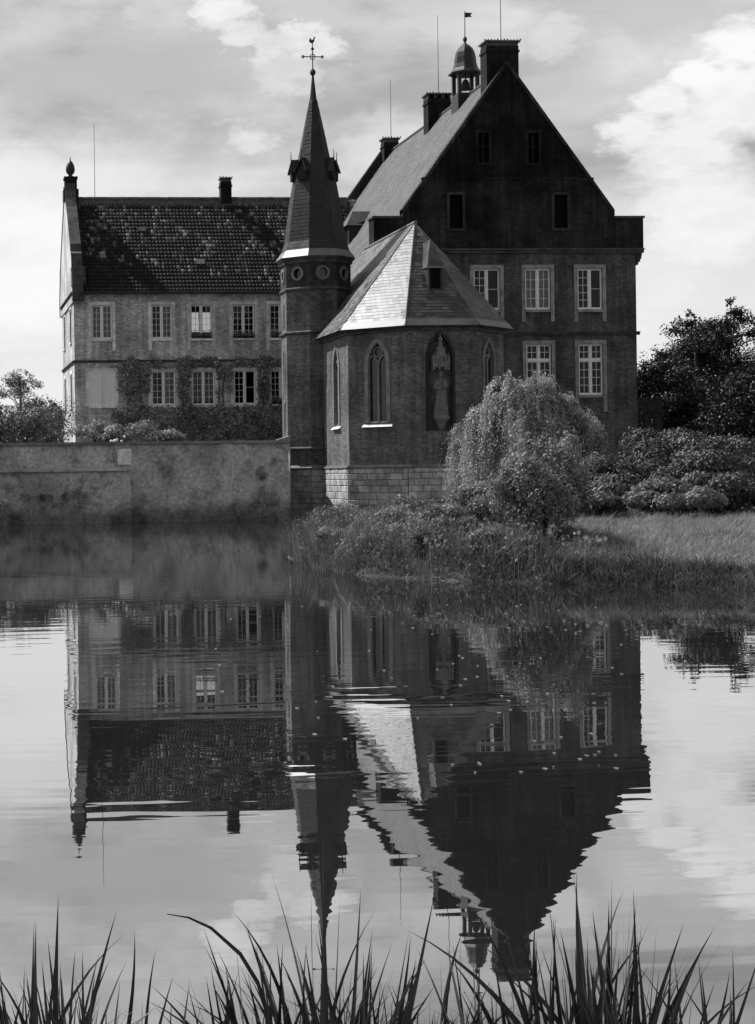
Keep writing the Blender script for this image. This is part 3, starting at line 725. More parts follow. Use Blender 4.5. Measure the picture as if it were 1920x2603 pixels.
for a, b in ew:
    for z0, z1 in ((10.6, 12.76), (6.34, 8.54)): rect_window(wing, Fe, a, b, z0, z1, [(2, 5), (2, 5)], foot=.0)
moulding(wing, Fe, -WY1, -WY0+.1, 9.17, .16, .12); moulding(wing, Fe, -WY1, -WY0+.1, 13.5, .2, .2)
Fb = Frame((0, WY1, 0), (-1, 0, 0))
panel('rear_wall', Fb, rect(-WX1, -WX0, 2.5, 13.75), [rect(-18.10, -17.50, 11.85, 13.25), rect(-18.90, -18.20, 11.85, 13.25)], 'brick_wing', wing)
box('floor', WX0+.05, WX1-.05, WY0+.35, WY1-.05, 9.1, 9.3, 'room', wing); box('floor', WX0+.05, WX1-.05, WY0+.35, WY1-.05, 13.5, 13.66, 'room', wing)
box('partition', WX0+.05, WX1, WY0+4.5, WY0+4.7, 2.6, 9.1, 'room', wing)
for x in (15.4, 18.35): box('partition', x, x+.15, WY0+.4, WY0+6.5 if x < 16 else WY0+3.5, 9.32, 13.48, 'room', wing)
wr = 20.32; we = 13.55; wy = WY0-.42; kz = (wr-we)/(111-wy)
wroof = mesh('roof', [(WX0+.4, wy, we), (WX1-.2, wy, we), (28.2, 111, wr), (WX0+.4, 111, wr), (WX0+.4, WY1+.42, we), (28.2, WY1+.42, we)], [(0,1,2,3), (3,2,5,4)], 'tile', wing)
PT = [(0, 0), (.2, .028), (.42, .042), (.64, .026), (.82, .0), (1, .002)]
ln = math.hypot(111-wy, wr-we)
shingles('roof_tile', wroof, [(WX0+.42, wy, we), (WX1-.3, wy, we), (WX1+3.4, 111-.35, wr-.35*kz), (WX0+.42, 111-.35, wr-.35*kz)], (1, 0, 0), .235, .335, .022, 'tile', 290, PT, False, rest='roof_tiles')
mb = MB()
for i in range(44):
    x = WX0+.5+i*.42; mb.tube([(x, 111, wr-.02), (x+.41, 111, wr+random.uniform(-.01, .02))], [.20, .17], 8)
mb.build('ridge_tiles', 'ridge', wroof)
mesh('ridge_board', [(WX0+.45, 111-.46, wr-.46*kz+.09), (27.5, 111-.46, wr-.46*kz+.09), (27.5, 111-.02, wr+.12), (WX0+.45, 111-.02, wr+.12)], [(0,1,2,3)], 'ridge', wroof)
mb = MB(); mb.tube([(WX0+.3, wy-.07, we-.04), (WX1-.5, wy-.07, we-.06)], .075, 8); mb.build('gutter', 'copper', wroof)
chimney(wroof, 19.25, 111.0, .72, .72, 19.0, 21.75, cap=.05)
for (x, z, w_, h_) in ((16.9, 15.62, .55, .34), (13.35, 18.0, .55, .30)):       # glazed roof hatches
    y = wy+(z-we)/kz; n_ = Vector((0, -kz, 1)).normalized(); v_ = Vector((0, 1, kz)).normalized(); c_ = Vector((x, y, z))+n_*.11; q = [c_+Vector((sx*w_/2, 0, 0))+v_*sy*h_/2*1.25 for sx, sy in ((-1,-1), (1,-1), (1,1), (-1,1))]
    mesh('roof_hatch', [tuple(p_) for p_ in q]+[tuple(p_-n_*.1) for p_ in q], [(0,1,2,3), (0,4,5,1), (1,5,6,2), (2,6,7,3), (3,7,4,0)], 'lead' if z < 17 else 'ridge', wroof)
# shaped end gable: parapet, shoulder scrolls, pedestal and urn
prof = [(-.55, 12.95), (-.72, 13.5), (-.62, 14.1), (-.30, 14.9), (-.05, 15.6), (.05, 16.0), (.55, 16.2), (.75, 16.7), (1.4, 17.4), (2.6, 18.7), (3.5, 19.5), (4.05, 20.2), (4.35, 20.75), (4.4, 21.2)]
outl = [(WY0+a, b) for a, b in prof]+[(WY1-a, b) for a, b in prof[::-1]]
xa, xb = WX0-.10, WX0+.50; n = len(outl)
par = mesh('shaped_parapet', [(xa, a, b) for a, b in outl]+[(xb, a, b) for a, b in outl], [tuple(range(n)), tuple(range(n, 2*n))[::-1]]+[(i, n+i, n+(i+1) % n, (i+1) % n) for i in range(n)], 'brick_wing', wing)
for sgn in (0, 1):
    mb = MB()
    for i in range(len(prof)-1):
        (a, b), (c_, d_) = prof[i], prof[i+1]
        ya, yb = (WY0+a, WY0+c_) if sgn == 0 else (WY1-a, WY1-c_); o_ = -.09 if sgn == 0 else .09
        mb.add([(xa-.05, ya, b), (xb+.05, ya, b), (xb+.05, yb, d_), (xa-.05, yb, d_), (xa-.05, ya+o_, b+.07), (xb+.05, ya+o_, b+.07), (xb+.05, yb+o_, d_+.07), (xa-.05, yb+o_, d_+.07)], [(4,5,6,7), (0,1,5,4), (1,2,6,5), (2,3,7,6), (3,0,4,7)])
    mb.build('coping', 'trim_dark', par)
mb = MB(); mb.box(xa-.04, xb+.22, WY0-.62, WY0+.3, 13.95, 15.0); mb.box(xa-.07, xb+.26, WY0-.68, WY0+.3, 15.0, 15.14); mb.build('shoulder_block', 'brick_house', par)
pc = (xa+xb)/2+.08
mb = MB(); mb.box(pc-.40, pc+.40, 110.6, 111.4, 20.95, 21.62); mb.box(pc-.45, pc+.45, 110.52, 111.48, 21.62, 21.78); mb.box(pc-.50, pc+.50, 110.5, 111.5, 20.2, 20.95); mb.build('pedestal', 'brick_gable', par)
mb = MB(); mb.lathe((pc, 111, 0), [(.16, 21.78), (.20, 21.85), (.12, 21.93), (.27, 22.1), (.31, 22.3), (.28, 22.52), (.20, 22.72), (.12, 22.84), (.05, 22.9), (.03, 23.0), (.03, 23.14)], 14); mb.build('urn', 'iron', par, smooth=True)
mb = MB(); mb.tube([(10.45, 111, wr), (10.45, 111, 25.4)], [.022, .012], 5); mb.build('lightning_rod', 'iron', wroof)

# ------------------------------------------------------------------ octagons: chapel apse and stair tower
def octface(C, ap, deg):
    """frame of the face whose outward normal is turned deg from the front towards the left"""
    a = R(deg); n_ = Vector((-math.sin(a), -math.cos(a), 0)); u = Vector((-n_.y, n_.x, 0))
    return Frame(Vector((C[0], C[1], 0))+n_*ap, u)
def octpt(C, ap, deg, z):
    """corner between face deg and face deg+45"""
    a = R(deg+22.5); r = ap/math.cos(R(22.5)); return Vector((C[0]-math.sin(a)*r, C[1]-math.cos(a)*r, z))
def blocks(parent, F, a0, a1, z0, z1, rowh, bw, mat='ashlar', d0=.02):
    """coursed stone blocks standing proud of recessed joints"""
    z = z0; r_ = 0
    while z < z1-.05:
        h = min(rowh*random.uniform(.85, 1.15), z1-z)
        if z1-z-h < .1: h = z1-z
        a = a0; first = True
        while a < a1-.01:
            w_ = bw*random.uniform(.7, 1.35)*(.55 if first and r_ % 2 else 1); first = False
            w_ = min(w_, a1-a)
            if a1-a-w_ < .16: w_ = a1-a
            g = .012; dd = d0+random.uniform(.0, .022); c_ = .018
            v = [F.p(x, y, e) for (x, y, e) in ((a+g, z+g, -.05), (a+w_-g, z+g, -.05), (a+w_-g, z+h-g, -.05), (a+g, z+h-g, -.05), (a+g, z+g, dd-c_), (a+w_-g, z+g, dd-c_), (a+w_-g, z+h-g, dd-c_), (a+g, z+h-g, dd-c_),
                 (a+g+c_, z+g+c_, dd), (a+w_-g-c_, z+g+c_, dd), (a+w_-g-c_, z+h-g-c_, dd), (a+g+c_, z+h-g-c_, dd))]
            mesh('stone_block', v, [(0,1,5,4), (1,2,6,5), (2,3,7,6), (3,0,4,7), (4,5,9,8), (5,6,10,9), (6,7,11,10), (7,4,8,11), (8,9,10,11)], mat, parent)
            a += w_
        z += h; r_ += 1

CC = (22.85, 78.74); CA = 3.74; CWD = 3.10; CTOP = 8.62; CHR = 13.85
chapel = thing('chapel', (CC[0], CC[1], 0), 'small gothic chapel with polygonal apse and hipped slate roof', 'chapel')
CYB = GY0+.2                                                    # the nave runs back to the house
plin = mesh('plinth', [tuple(octpt(CC, CA+.07, d, z)) for d in (45, 0, -45, -90) for z in (-.8, 2.10)]+[(CC[0]-CA-.07, CYB, -.8), (CC[0]-CA-.07, CYB, 2.10), (CC[0]+CA+.07, CYB, -.8), (CC[0]+CA+.07, CYB, 2.10)],
            [(0,2,3,1), (2,4,5,3), (4,6,7,5), (8,0,1,9), (6,10,11,7)], 'mortar', chapel)
for dg in (45, 0):
    blocks(plin, octface(CC, CA+.07, dg), -CWD/2-.02, CWD/2+.02, -.25, 2.10, .29, .55)
Fn = Frame((CC[0]-CA-.07, 0, 0), (0, -1, 0)); ya = octpt(CC, CA+.07, 45, 0).y
blocks(plin, Fn, -82.5, -ya, -.25, 2.10, .29, .6)
for dg, a0, a1 in ((45, -1.6, 1.6), (0, -1.6, 1.6), (-45, -1.6, 1.6)):
    mb = MB(); Fc = octface(CC, CA, dg); fbox(mb, Fc, a0, a1, 2.11, 2.17, -.05, .15); fbox(mb, Fc, a0, a1, 2.17, 2.25, -.05, .10); mb.build('string_course', 'surround_chapel', chapel)
Fn = Frame((CC[0]-CA, 0, 0), (0, -1, 0)); ya = octpt(CC, CA, 45, 0).y
mb = MB(); fbox(mb, Fn, -82.6, -ya, 2.112, 2.172, -.05, .149); fbox(mb, Fn, -82.6, -ya, 2.172, 2.252, -.05, .099); mb.build('string_course', 'surround_chapel', chapel)
def gothic(parent, F, c, w_, z0, zs, mat='surround_chapel'):
    """stone-framed two-light window with a round tracery eye; returns the opening outline"""
    op = arch(c-w_/2, c+w_/2, z0, zs); out = arch(c-w_/2-.10, c+w_/2+.10, z0, zs)
    mb = MB(); bar(mb, F, op[1:]+[op[0]], .20, -.20, .045); win = mb.build('window', mat, parent)
    mb = MB(); bar(mb, F, [(c, z0), (c, zs-.12)], .10, -.22, -.06)
    hw = w_/2
    for s in (-1, 1):
        lp = arch(min(c, c+s*hw), max(c, c+s*hw), z0, zs-.12, 1.0, 5); bar(mb, F, lp[1:]+[lp[0]], .07, -.21, -.07)
    bar(mb, F, circle(c, zs+w_*.46, w_*.20, 14), .07, -.205, -.075, True)
    mb.build('tracery', mat, win)
    for s in (-1, 1):
        lp = arch(min(c, c+s*hw)+.02, max(c, c+s*hw)-.02, z0, zs-.12, 1.0, 5); mesh('pane', [F.p(a, b, -.16) for a, b in lp], [tuple(range(len(lp)))], 'leaded', win)
    lp = arch(c-hw, c+hw, z0, zs); mesh('pane', [F.p(a, b, -.175) for a, b in lp], [tuple(range(len(lp)))], 'leaded', win)
    mb = MB(); v = [F.p(a, b, d) for a, b, d in ((c-hw-.22, z0-.22, .0), (c+hw+.22, z0-.22, .0), (c-hw-.22, z0-.20, .15), (c+hw+.22, z0-.20, .15), (c-hw-.16, z0+.06, -.16), (c+hw+.16, z0+.06, -.16))]
    mb.add(v, [(0,1,3,2), (2,3,5,4), (0,2,4), (1,5,3)]); mb.build('sill', 'surround', win)
    return win
GO = dict(w_=1.14, z0=4.20, zs=6.95)
for dg in (45, 0, -45, -90):
    Fc = octface(CC, CA, dg)
    if dg == -90:
        panel('wall', Fc, [(-CWD/2, 2.1), (CYB-CC[1], 2.1), (CYB-CC[1], CTOP), (-CWD/2, CTOP)], [], 'brick_chapel', chapel); continue
    if dg == 0:      # blind niche for the statue
        panel('wall', Fc, rect(-CWD/2, CWD/2, 2.1, CTOP), [arch(-.62, .62, 3.75, 7.1)], 'brick_chapel', chapel, .42)
        nb = arch(-.62, .62, 3.75, 7.1); mesh('niche_back', [Fc.p(a, b, -.42) for a, b in nb], [tuple(range(len(nb)))], 'brick_house', chapel)
        mb = MB(); bar(mb, Fc, nb[1:]+[nb[0]], .14, -.02, .035); mb.build('niche_arch', 'surround_dark', chapel)
        continue
    panel('wall', Fc, rect(-CWD/2, CWD/2, 2.1, CTOP), [arch(-.57, .57, 4.2, 6.95)], 'brick_chapel', chapel, .3)
    gothic(chapel, Fc, 0, **GO)
ca = (79.15-0)   # lancet in the sunlit side wall
panel('wall', Fn, [(-CYB, 2.1), (-ya, 2.1), (-ya, CTOP), (-CYB, CTOP)], [arch(-ca-.95, -ca+.19, 4.2, 6.95)], 'brick_chapel', chapel, .3)
gothic(chapel, Fn, -ca-.38, **GO)
# eaves and roof
EO = .40; ez = CTOP-.05
mb = MB()
for dg in (45, 0, -45):
    Fc = octface(CC, CA, dg); fbox(mb, Fc, -CWD/2-.03, CWD/2+.03, CTOP-.26, CTOP-.12, -.05, .10); fbox(mb, Fc, -CWD/2-.08, CWD/2+.08, CTOP-.12, CTOP-.01, -.05, .24)
fbox(mb, Fn, -CYB, -ya+.03, CTOP-.261, CTOP-.121, -.05, .099); fbox(mb, Fn, -CYB, -ya+.08, CTOP-.119, CTOP-.011, -.05, .239)
mb.build('cornice', 'trim_dark', chapel)
ap = CA+EO; apex = Vector((CC[0], CC[1], CHR))
c1, c2, c3, c4 = [octpt(CC, ap, d, ez) for d in (45, 0, -45, -90)]
Lb, Rb, Ab = Vector((CC[0]-ap, CYB, ez)), Vector((CC[0]+ap, CYB, ez)), Vector((CC[0], CYB, CHR))
croof = mesh('roof', [tuple(q) for q in (c1, c2, c3, c4, apex, Lb, Rb, Ab)], [(0,1,4), (1,2,4), (2,3,4), (5,0,4,7), (3,6,7,4)], 'slate_chapel', chapel)
shingles('roof_slate', croof, [c1, c2, apex], c2-c1, .30, .20, .016, 'slate_chapel', 150)
shingles('roof_slate', croof, [c2, c3, apex], c3-c2, .30, .20, .016, 'slate_chapel', 90)
shingles('roof_slate', croof, [c3, c4, apex], c4-c3, .30, .20, .016, 'slate_chapel', 0)
shingles('roof_slate', croof, [Lb, c1, apex, Ab], (0, -1, 0), .30, .20, .016, 'slate_chapel', 50)
mb = MB(); mb.tube([apex+Vector((0, -.05, .02)), Ab+Vector((0, 0, .02))], .10, 8); mb.build('ridge_cap', 'lead', croof)
for c_ in (c1, c2, c3):
    mb = MB(); mb.tube([apex+Z*.01, c_+Z*.015], .045, 6); mb.build('hip_cap', 'slate_chapel', croof)
def eave_lead(p, q, apx, mat):
    mid = (p+q)/2; up_ = (apx-mid).normalized(); k = .055; p2 = p+(apx-p)*k; q2 = q+(apx-q)*k; n_ = (q-p).cross(up_).normalized()
    mesh('eave_flashing', [tuple(x) for x in (p+n_*.045-Z*.03, q+n_*.045-Z*.03, q2+n_*.05, p2+n_*.05)], [(0,1,2,3)], mat, croof)
eave_lead(c1, c2, apex, 'lead'); eave_lead(c2, c3, apex, 'lead'); eave_lead(c3, c4, apex, 'lead')
# roof lucarne on the front slope
kx = (CHR-ez)/ap; yf = 75.95; lx = 22.96
def cz(y): return ez+(y-(CC[1]-ap))*kx
zt = 11.42; hw = .32; yb_ = CC[1]-ap+(zt-ez)/kx
luc = mesh('roof_dormer', [(lx-hw, yf, cz(yf)-.05), (lx+hw, yf, cz(yf)-.05), (lx+hw, yf, zt), (lx-hw, yf, zt), (lx-hw, yb_, zt), (lx+hw, yb_, zt)], [(0,1,2,3), (0,3,4), (1,5,2)], 'slate_spire', croof)
mesh('hatch', boxv(lx-.22, lx+.22, yf-.03, yf-.005, cz(yf)+.12, zt-.08), BOXF, 'dark', croof)
zp = zt+1.35; yp = CC[1]-ap+(zp-ez)/kx
mesh('dormer_hood', [(lx-hw-.10, yf-.16, zt-.06), (lx+hw+.10, yf-.16, zt-.06), (lx, yf+.75, zp), (lx-hw-.02, yb_+.1, zt-.02), (lx+hw+.02, yb_+.1, zt-.02), (lx, yp, zp-.02)], [(0,1,2), (0,2,5,3), (1,4,5,2)], 'slate_chapel', croof)
mb = MB(); mb.box(lx-hw-.13, lx+hw+.13, yf-.20, yf-.14, zt-.10, zt-.02); mb.build('dormer_flashing', 'lead', croof)
# canopy and console of the niche
Fc = octface(CC, CA, 0); cx = CC[0]; cy = CC[1]-CA
mb = MB(); mb.lathe((cx, cy-.04, 0), [(.36, 6.66), (.40, 6.72), (.40, 6.86), (.33, 6.9), (.31, 7.2), (.22, 7.28), (.20, 7.55), (.10, 7.62), (.08, 7.9), (.12, 7.96), (.03, 8.1), (.02, 8.28)], 8, R(22.5))
for k in range(8):
    a = R(22.5+45*k); mb.lathe((cx+.37*math.cos(a), cy-.04+.37*math.sin(a), 0), [(.05, 6.55), (.06, 6.7), (.055, 7.0), (.07, 7.05), (.01, 7.3)], 5)
mb.build('niche_canopy', 'statue', chapel)
mb = MB(); mb.lathe((cx, cy-.02, 0), [(.06, 3.75), (.16, 3.95), (.20, 4.1), (.32, 4.25), (.38, 4.3), (.38, 4.40), (.34, 4.45), (.34, 4.70)], 8, R(22.5)); mb.build('niche_console', 'surround_chapel', chapel)
# statue: one continuous robed body
def statue():
    root = thing('statue', (cx, cy-.06, 4.70), 'pale stone statue of a robed standing figure in the chapel niche', 'statue')
    root.scale = (.93, .93, .93)
    bm = bmesh.new()
    def loft(rings):
        prev = None
        for ring in rings:
            vs = [bm.verts.new(p_) for p_ in ring]
            if prev: 
                for i in range(len(vs)): bm.faces.new((prev[i], prev[(i+1) % len(vs)], vs[(i+1) % len(vs)], vs[i]))
            else: bm.faces.new(vs[::-1])
            prev = vs
        bm.faces.new(prev)
    rings = []
    for (z, rx, ry, ox, oy, fold) in ((0, .31, .24, 0, 0, .16), (.05, .32, .25, 0, 0, .16), (.35, .27, .21, .01, -.01, .15), (.7, .245, .19, .02, -.02, .12), (.95, .24, .18, .015, -.02, .08), (1.12, .21, .16, 0, 0, .05), (1.3, .235, .16, -.01, 0, .03), (1.43, .24, .145, -.01, .01, .02), (1.50, .16, .11, -.01, .01, 0), (1.54, .075, .075, -.01, 0, 0), (1.59, .07, .072, -.012, -.01, 0), (1.63, .085, .10, -.015, -.02, 0), (1.70, .098, .118, -.015, -.02, 0), (1.78, .095, .115, -.015, -.015, 0), (1.84, .07, .085, -.015, -.01, 0), (1.87, .03, .035, -.015, -.01, 0)):
        rings.append([(ox+rx*math.cos(a)*(1+fold*math.sin(a*9+z*1.5)), oy+ry*math.sin(a)*(1+fold*math.sin(a*9+z*1.5)), z) for a in [k*2*math.pi/36 for k in range(36)]])
    loft(rings)
    def tube(pts, rad, seg=10):
        mb = MB(); mb.tube(pts, rad, seg); vs = [bm.verts.new(q) for q in mb.v]
        for f_ in mb.f: bm.faces.new([vs[i] for i in f_])
    tube([(-.20, .0, 1.42), (-.29, -.05, 1.15), (-.20, -.20, 1.02), (-.05, -.26, 1.08)], [.085, .09, .075, .045])
    tube([(.19, .0, 1.42), (.29, -.06, 1.18), (.20, -.22, 1.16), (.12, -.27, 1.22)], [.085, .09, .075, .045])
    tube([(.10, -.27, 1.10), (.12, -.27, 1.30), (.115, -.26, 1.40)], [.10, .09, .055])            # the child on the arm
    tube([(.115, -.26, 1.36), (.115, -.27, 1.47), (.115, -.265, 1.54)], [.04, .07, .03])
    tube([(-.015, -.13, 1.72), (-.015, -.155, 1.685), (-.015, -.13, 1.67)], [.008, .018, .012], 6)   # nose
    tube([(-.10, -.14, .95), (-.02, -.20, .55), (.10, -.22, .1)], [.03, .05, .05], 8)               # falling mantle fold
    me = bpy.data.meshes.new('body'); bm.to_mesh(me); bm.free(); o = link('body', me, 'statue', root)
    rm = o.modifiers.new('skin', 'REMESH'); rm.mode = 'VOXEL'; rm.voxel_size = .016; rm.use_smooth_shade = True
    o.parent = root; o.matrix_parent_inverse = Matrix.Identity(4)
    mb = MB(); mb.lathe((-.015, -.015, 0), [(.085, 1.80), (.105, 1.81), (.115, 1.90), (.10, 1.905)], 12)
    for k in range(6): a = k*math.pi/3; mb.lathe((-.015+.107*math.cos(a), -.015+.107*math.sin(a), 0), [(.022, 1.89), (.026, 1.93), (.004, 1.97)], 5)
    c_ = mb.build('crown', 'statue'); c_.parent = root; c_.matrix_parent_inverse = Matrix.Identity(4)
statue()

# stair tower
TC = (19.15, 84.0); TA = 1.66; TW = 2*TA*math.tan(R(22.5))
tower = thing('stair_tower', (TC[0], TC[1], 0), 'slender octagonal brick tower with a tall pointed slate spire', 'tower')
OCT = [-180, -135, -90, -45, 0, 45, 90, 135]
lanc = {90: [(4.0, 5.6), (6.6, 8.2), (9.3, 10.6)]}
for dg in OCT:
    Fc = octface(TC, TA, dg); z_oc = 11.93
    hs = [circle(0, z_oc, .27, 18)]+[arch(-.17, .17, a, b-.3, 1.1, 4) for a, b in lanc.get(dg, [])]
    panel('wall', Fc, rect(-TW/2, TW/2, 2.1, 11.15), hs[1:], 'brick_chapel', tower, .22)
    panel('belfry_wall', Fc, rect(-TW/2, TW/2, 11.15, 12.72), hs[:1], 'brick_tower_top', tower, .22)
    mb = MB(); bar(mb, Fc, circle(0, z_oc, .30, 18), .11, -.05, .05, True); oc = mb.build('round_window', 'surround_chapel', tower)
    mesh('pane', [Fc.p(a, b, -.15) for a, b in circle(0, z_oc, .28, 18)], [tuple(range(18))], 'leaded', oc)
    for a, b in lanc.get(dg, []):
        lp = arch(-.17, .17, a, b-.3, 1.1, 4); mb = MB(); bar(mb, Fc, lp[1:]+[lp[0]], .10, -.1, .03); lw = mb.build('lancet_window', 'surround_chapel', tower)
        mesh('pane', [Fc.p(x, y, -.15) for x, y in lp], [tuple(range(len(lp)))], 'leaded', lw)
def octring(mb, C, prof):
    mb.lathe((C[0], C[1], 0), [(r/math.cos(R(22.5)), z) for r, z in prof], 8, R(22.5)); return mb
for z, pr in ((11.15, .07), (8.95, .11), (3.12, .09)):
    octring(MB(), TC, [(TA-.05, z-.09), (TA+pr*.5, z-.085), (TA+pr, z-.02), (TA+pr, z+.03), (TA, z+.10)]).build('string_course', 'trim_dark', tower)
octring(MB(), TC, [(TA-.05, 2.09), (TA+.16, 2.095), (TA+.16, 2.16), (TA-.02, 2.30)]).build('string_course', 'surround_chapel', tower)
tp = octring(MB(), TC, [(TA+.05, -.9), (TA+.05, 2.08)]).build('plinth', 'mortar', tower)
for dg in (90, 45, 0): blocks(tp, octface(TC, TA+.05, dg), -TW/2-.02, TW/2+.02 if dg else -.02, -.2, 2.09, .29, .5)
octring(MB(), TC, [(TA-.05, 12.44), (TA+.06, 12.45), (TA+.10, 12.58), (TA+.20, 12.70), (TA+.22, 12.76), (TA, 12.8)]).build('cornice', 'trim_dark', tower)
SP = [(1.86, 12.74), (1.62, 13.10), (1.45, 13.6), (1.20, 15.55), (.985, 16.9), (.82, 17.5), (.50, 19.2), (.17, 20.9), (.055, 22.05)]
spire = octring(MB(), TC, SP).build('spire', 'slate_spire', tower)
for dg in OCT:
    single = {45: 60, 0: 60}.get(dg, 0)
    if dg in (135, -180, -135): continue
    for i in range(len(SP)-2):
        (r0, z0), (r1, z1) = SP[i], SP[i+1]
        a, b, c_, d_ = octpt(TC, r0, dg, z0), octpt(TC, r0, dg-45, z0), octpt(TC, r1, dg-45, z1), octpt(TC, r1, dg, z1)
        if i == 0: continue
        shingles('spire_slate', spire, [a, b, c_, d_], b-a, .22, .19, .014, 'slate_spire', single if i in (2, 3) else 0, rest='spire_slates')
for dg in (90, 45, 0, -45):                                       # lead skirt at the foot of the spire
    n_ = octface(TC, 1, dg).n
    a, b, c_, d_ = octpt(TC, 1.875, dg, 12.75), octpt(TC, 1.875, dg-45, 12.75), octpt(TC, 1.615, dg-45, 13.14), octpt(TC, 1.615, dg, 13.14)
    mesh('spire_skirt', [tuple(x+n_*.02+Z*.01) for x in (a, b, c_, d_)], [(0,1,2,3)], 'lead', spire)
for dg in (90, 45, 0, -45, -90):                                  # four-sided gables: little spire dormers on alternate faces
    if dg in (45, -45): 
        pass
    elif dg in (90, 0, -90):
        pass
for dg in (90, 0, -90, 180, 45, -45) [:]:
    if dg not in (90, 45, -90, -45): continue
    ap_ = .985 if dg in (90, -90, 45, -45) else .9
    Fc = octface(TC, 1.0, dg); hw = .24 if dg == 45 else .18; mb = MB()
    P = lambda a, b, d: Fc.p(a, b, d)
    mb.add([P(-hw, 16.75, .20), P(hw, 16.75, .20), P(hw, 17.25, .22), P(-hw, 17.25, .22), P(0, 17.62, .10), P(-hw, 16.75, -.25), P(hw, 16.75, -.25), P(hw, 17.25, -.3), P(-hw, 17.25, -.3), P(0, 17.66, -.35)],
           [(0,1,2,4,3), (0,3,8,5), (1,6,7,2), (0,5,6,1)]); dd = mb.build('spire_dormer', 'wood_dark', spire)
    mb = MB(); e = .09
    mb.add([P(-hw-e, 17.12, .32), P(0, 17.78, .18), P(hw+e, 17.12, .32), P(-hw-e, 17.12, -.3), P(0, 17.82, -.45), P(hw+e, 17.12, -.3), P(-hw-e, 17.19, .32), P(0, 17.86, .18), P(hw+e, 17.19, .32), P(-hw-e, 17.19, -.3), P(0, 17.9, -.45), P(hw+e, 17.19, -.3)],
           [(0,1,7,6), (1,2,8,7), (6,7,10,9), (7,8,11,10), (0,6,9,3), (2,5,11,8)]); mb.build('dormer_hood', 'copper', spire)
    q = P(0, 17.8, .18); mb = MB(); mb.tube([q, q+Z*.45], [.03, .012], 5); mb.build('dormer_spike', 'iron', spire)
mb = MB(); mb.lathe((TC[0], TC[1], 0), [(.055, 22.0), (.07, 22.1), (.05, 22.15), (.13, 22.24), (.155, 22.34), (.12, 22.45), (.04, 22.5), (.028, 22.6), (.022, 24.0)], 10)
fin = mb.build('spire_finial', 'iron', tower)
Fx = Frame((TC[0], TC[1], 0), (1, 0, 0)); mb = MB(); zc = 23.13
bar(mb, Fx, [(-.50, zc), (.50, zc)], .045, -.02, .02); bar(mb, Fx, [(0, zc-.3), (0, zc+.42)], .045, -.021, .021); bar(mb, Fx, circle(0, zc, .13, 14), .04, -.018, .018, True)
for a, b in ((-.5, zc), (.5, zc), (0, zc+.40)): bar(mb, Fx, circle(a, b, .055, 8), .05, -.019, .019, True)
mb.build('cross', 'iron', tower)
ck = [(-.22, 23.92), (-.16, 24.1), (-.05, 23.98), (.04, 23.99), (.10, 24.14), (.17, 24.17), (.15, 24.10), (.20, 24.08), (.14, 24.04), (.12, 23.92), (.03, 23.82), (-.10, 23.82)]
n = len(ck); mesh('weathercock', [Fx.p(a*.8, b, .015) for a, b in ck]+[Fx.p(a*.8, b, -.015) for a, b in ck], [tuple(range(n)), tuple(range(n, 2*n))[::-1]]+[(i, (i+1) % n, n+(i+1) % n, n+i) for i in range(n)], 'iron', tower)

# ------------------------------------------------------------------ terrace wall rising from the moat
tw_ = thing('terrace_wall', (2, 71, 0), 'stained rendered terrace wall standing in the moat before the wing', 'wall')
def rough_wall(name, p0, p1, z0, z1, mat, parent, amp=.03, step=.22, seed=0., lean=0.):
    p0 = Vector(p0); p1 = Vector(p1); L_ = (p1-p0).length; F_ = Frame(p0, p1-p0); na = max(2, int(L_/step)); nb_ = max(2, int((z1-z0)/step))
    v = []; uv = []
    for i in range(na+1):
        for j in range(nb_+1):
            a = L_*i/na; b = z0+(z1-z0)*j/nb_
            e = amp*(math.sin(a*1.9+b*2.3+seed)+.7*math.sin(a*4.1-b*3.7+seed*2)+.5*math.sin(a*9.3+b*7.9))+lean*(z1-b)
            v.append(F_.p(a, b, e)); uv.append((a, b))
    f = [(i*(nb_+1)+j, (i+1)*(nb_+1)+j, (i+1)*(nb_+1)+j+1, i*(nb_+1)+j+1) for i in range(na) for j in range(nb_)]
    return mesh(name, v, f, mat, parent, smooth=True, uv=uv)
rough_wall('wall_face', (-14, 71.1, 0), (14.95, 71.1, 0), -.8, 3.22, 'render', tw_, .022, .25)
rough_wall('return_face', (14.95, 71.1, 0), (17.52, 83.05, 0), -.8, 3.22, 'render', tw_, .02, .3, 2.)
rough_wall('battered_base', (-14, 70.72, 0), (8.05, 70.72, 0), -.8, 2.12, 'render', tw_, .025, .25, 4., .05)
mb = MB(); x = -14.
while x < 14.3:
    l_ = min(random.uniform(.9, 1.3), 14.42-x); e = random.uniform(-.008, .008)
    mb = MB(); mb.box(x, x+l_-.012, 70.98+e, 71.5, 3.22, 3.34+e); mb.build('coping_stone', 'surround_chapel', tw_); x += l_
mesh('ramped_coping', [(14.42, 70.98, 3.22), (15.0, 70.98, 3.22), (15.0, 71.5, 3.22), (14.42, 71.5, 3.22), (14.42, 70.98, 3.35), (15.0, 70.98, 3.52), (15.0, 71.5, 3.52), (14.42, 71.5, 3.35)], BOXQ, 'surround_chapel', tw_)
mesh('ledge', [(-14, 70.55, 2.06), (8.1, 70.55, 2.10), (8.1, 70.55, 2.20), (-14, 70.55, 2.16), (-14, 71.12, 2.22), (8.1, 71.12, 2.26), (-14, 70.75, 2.05), (8.1, 70.75, 2.09)], [(0,1,2,3), (3,2,5,4), (6,7,1,0), (1,7,5,2)], 'render', tw_)
mesh('base_end', [(8.05, 70.62, -.8), (8.05, 71.1, -.8), (8.05, 71.1, 2.12), (8.05, 70.70, 2.12)], [(0,1,2,3)], 'render', tw_)
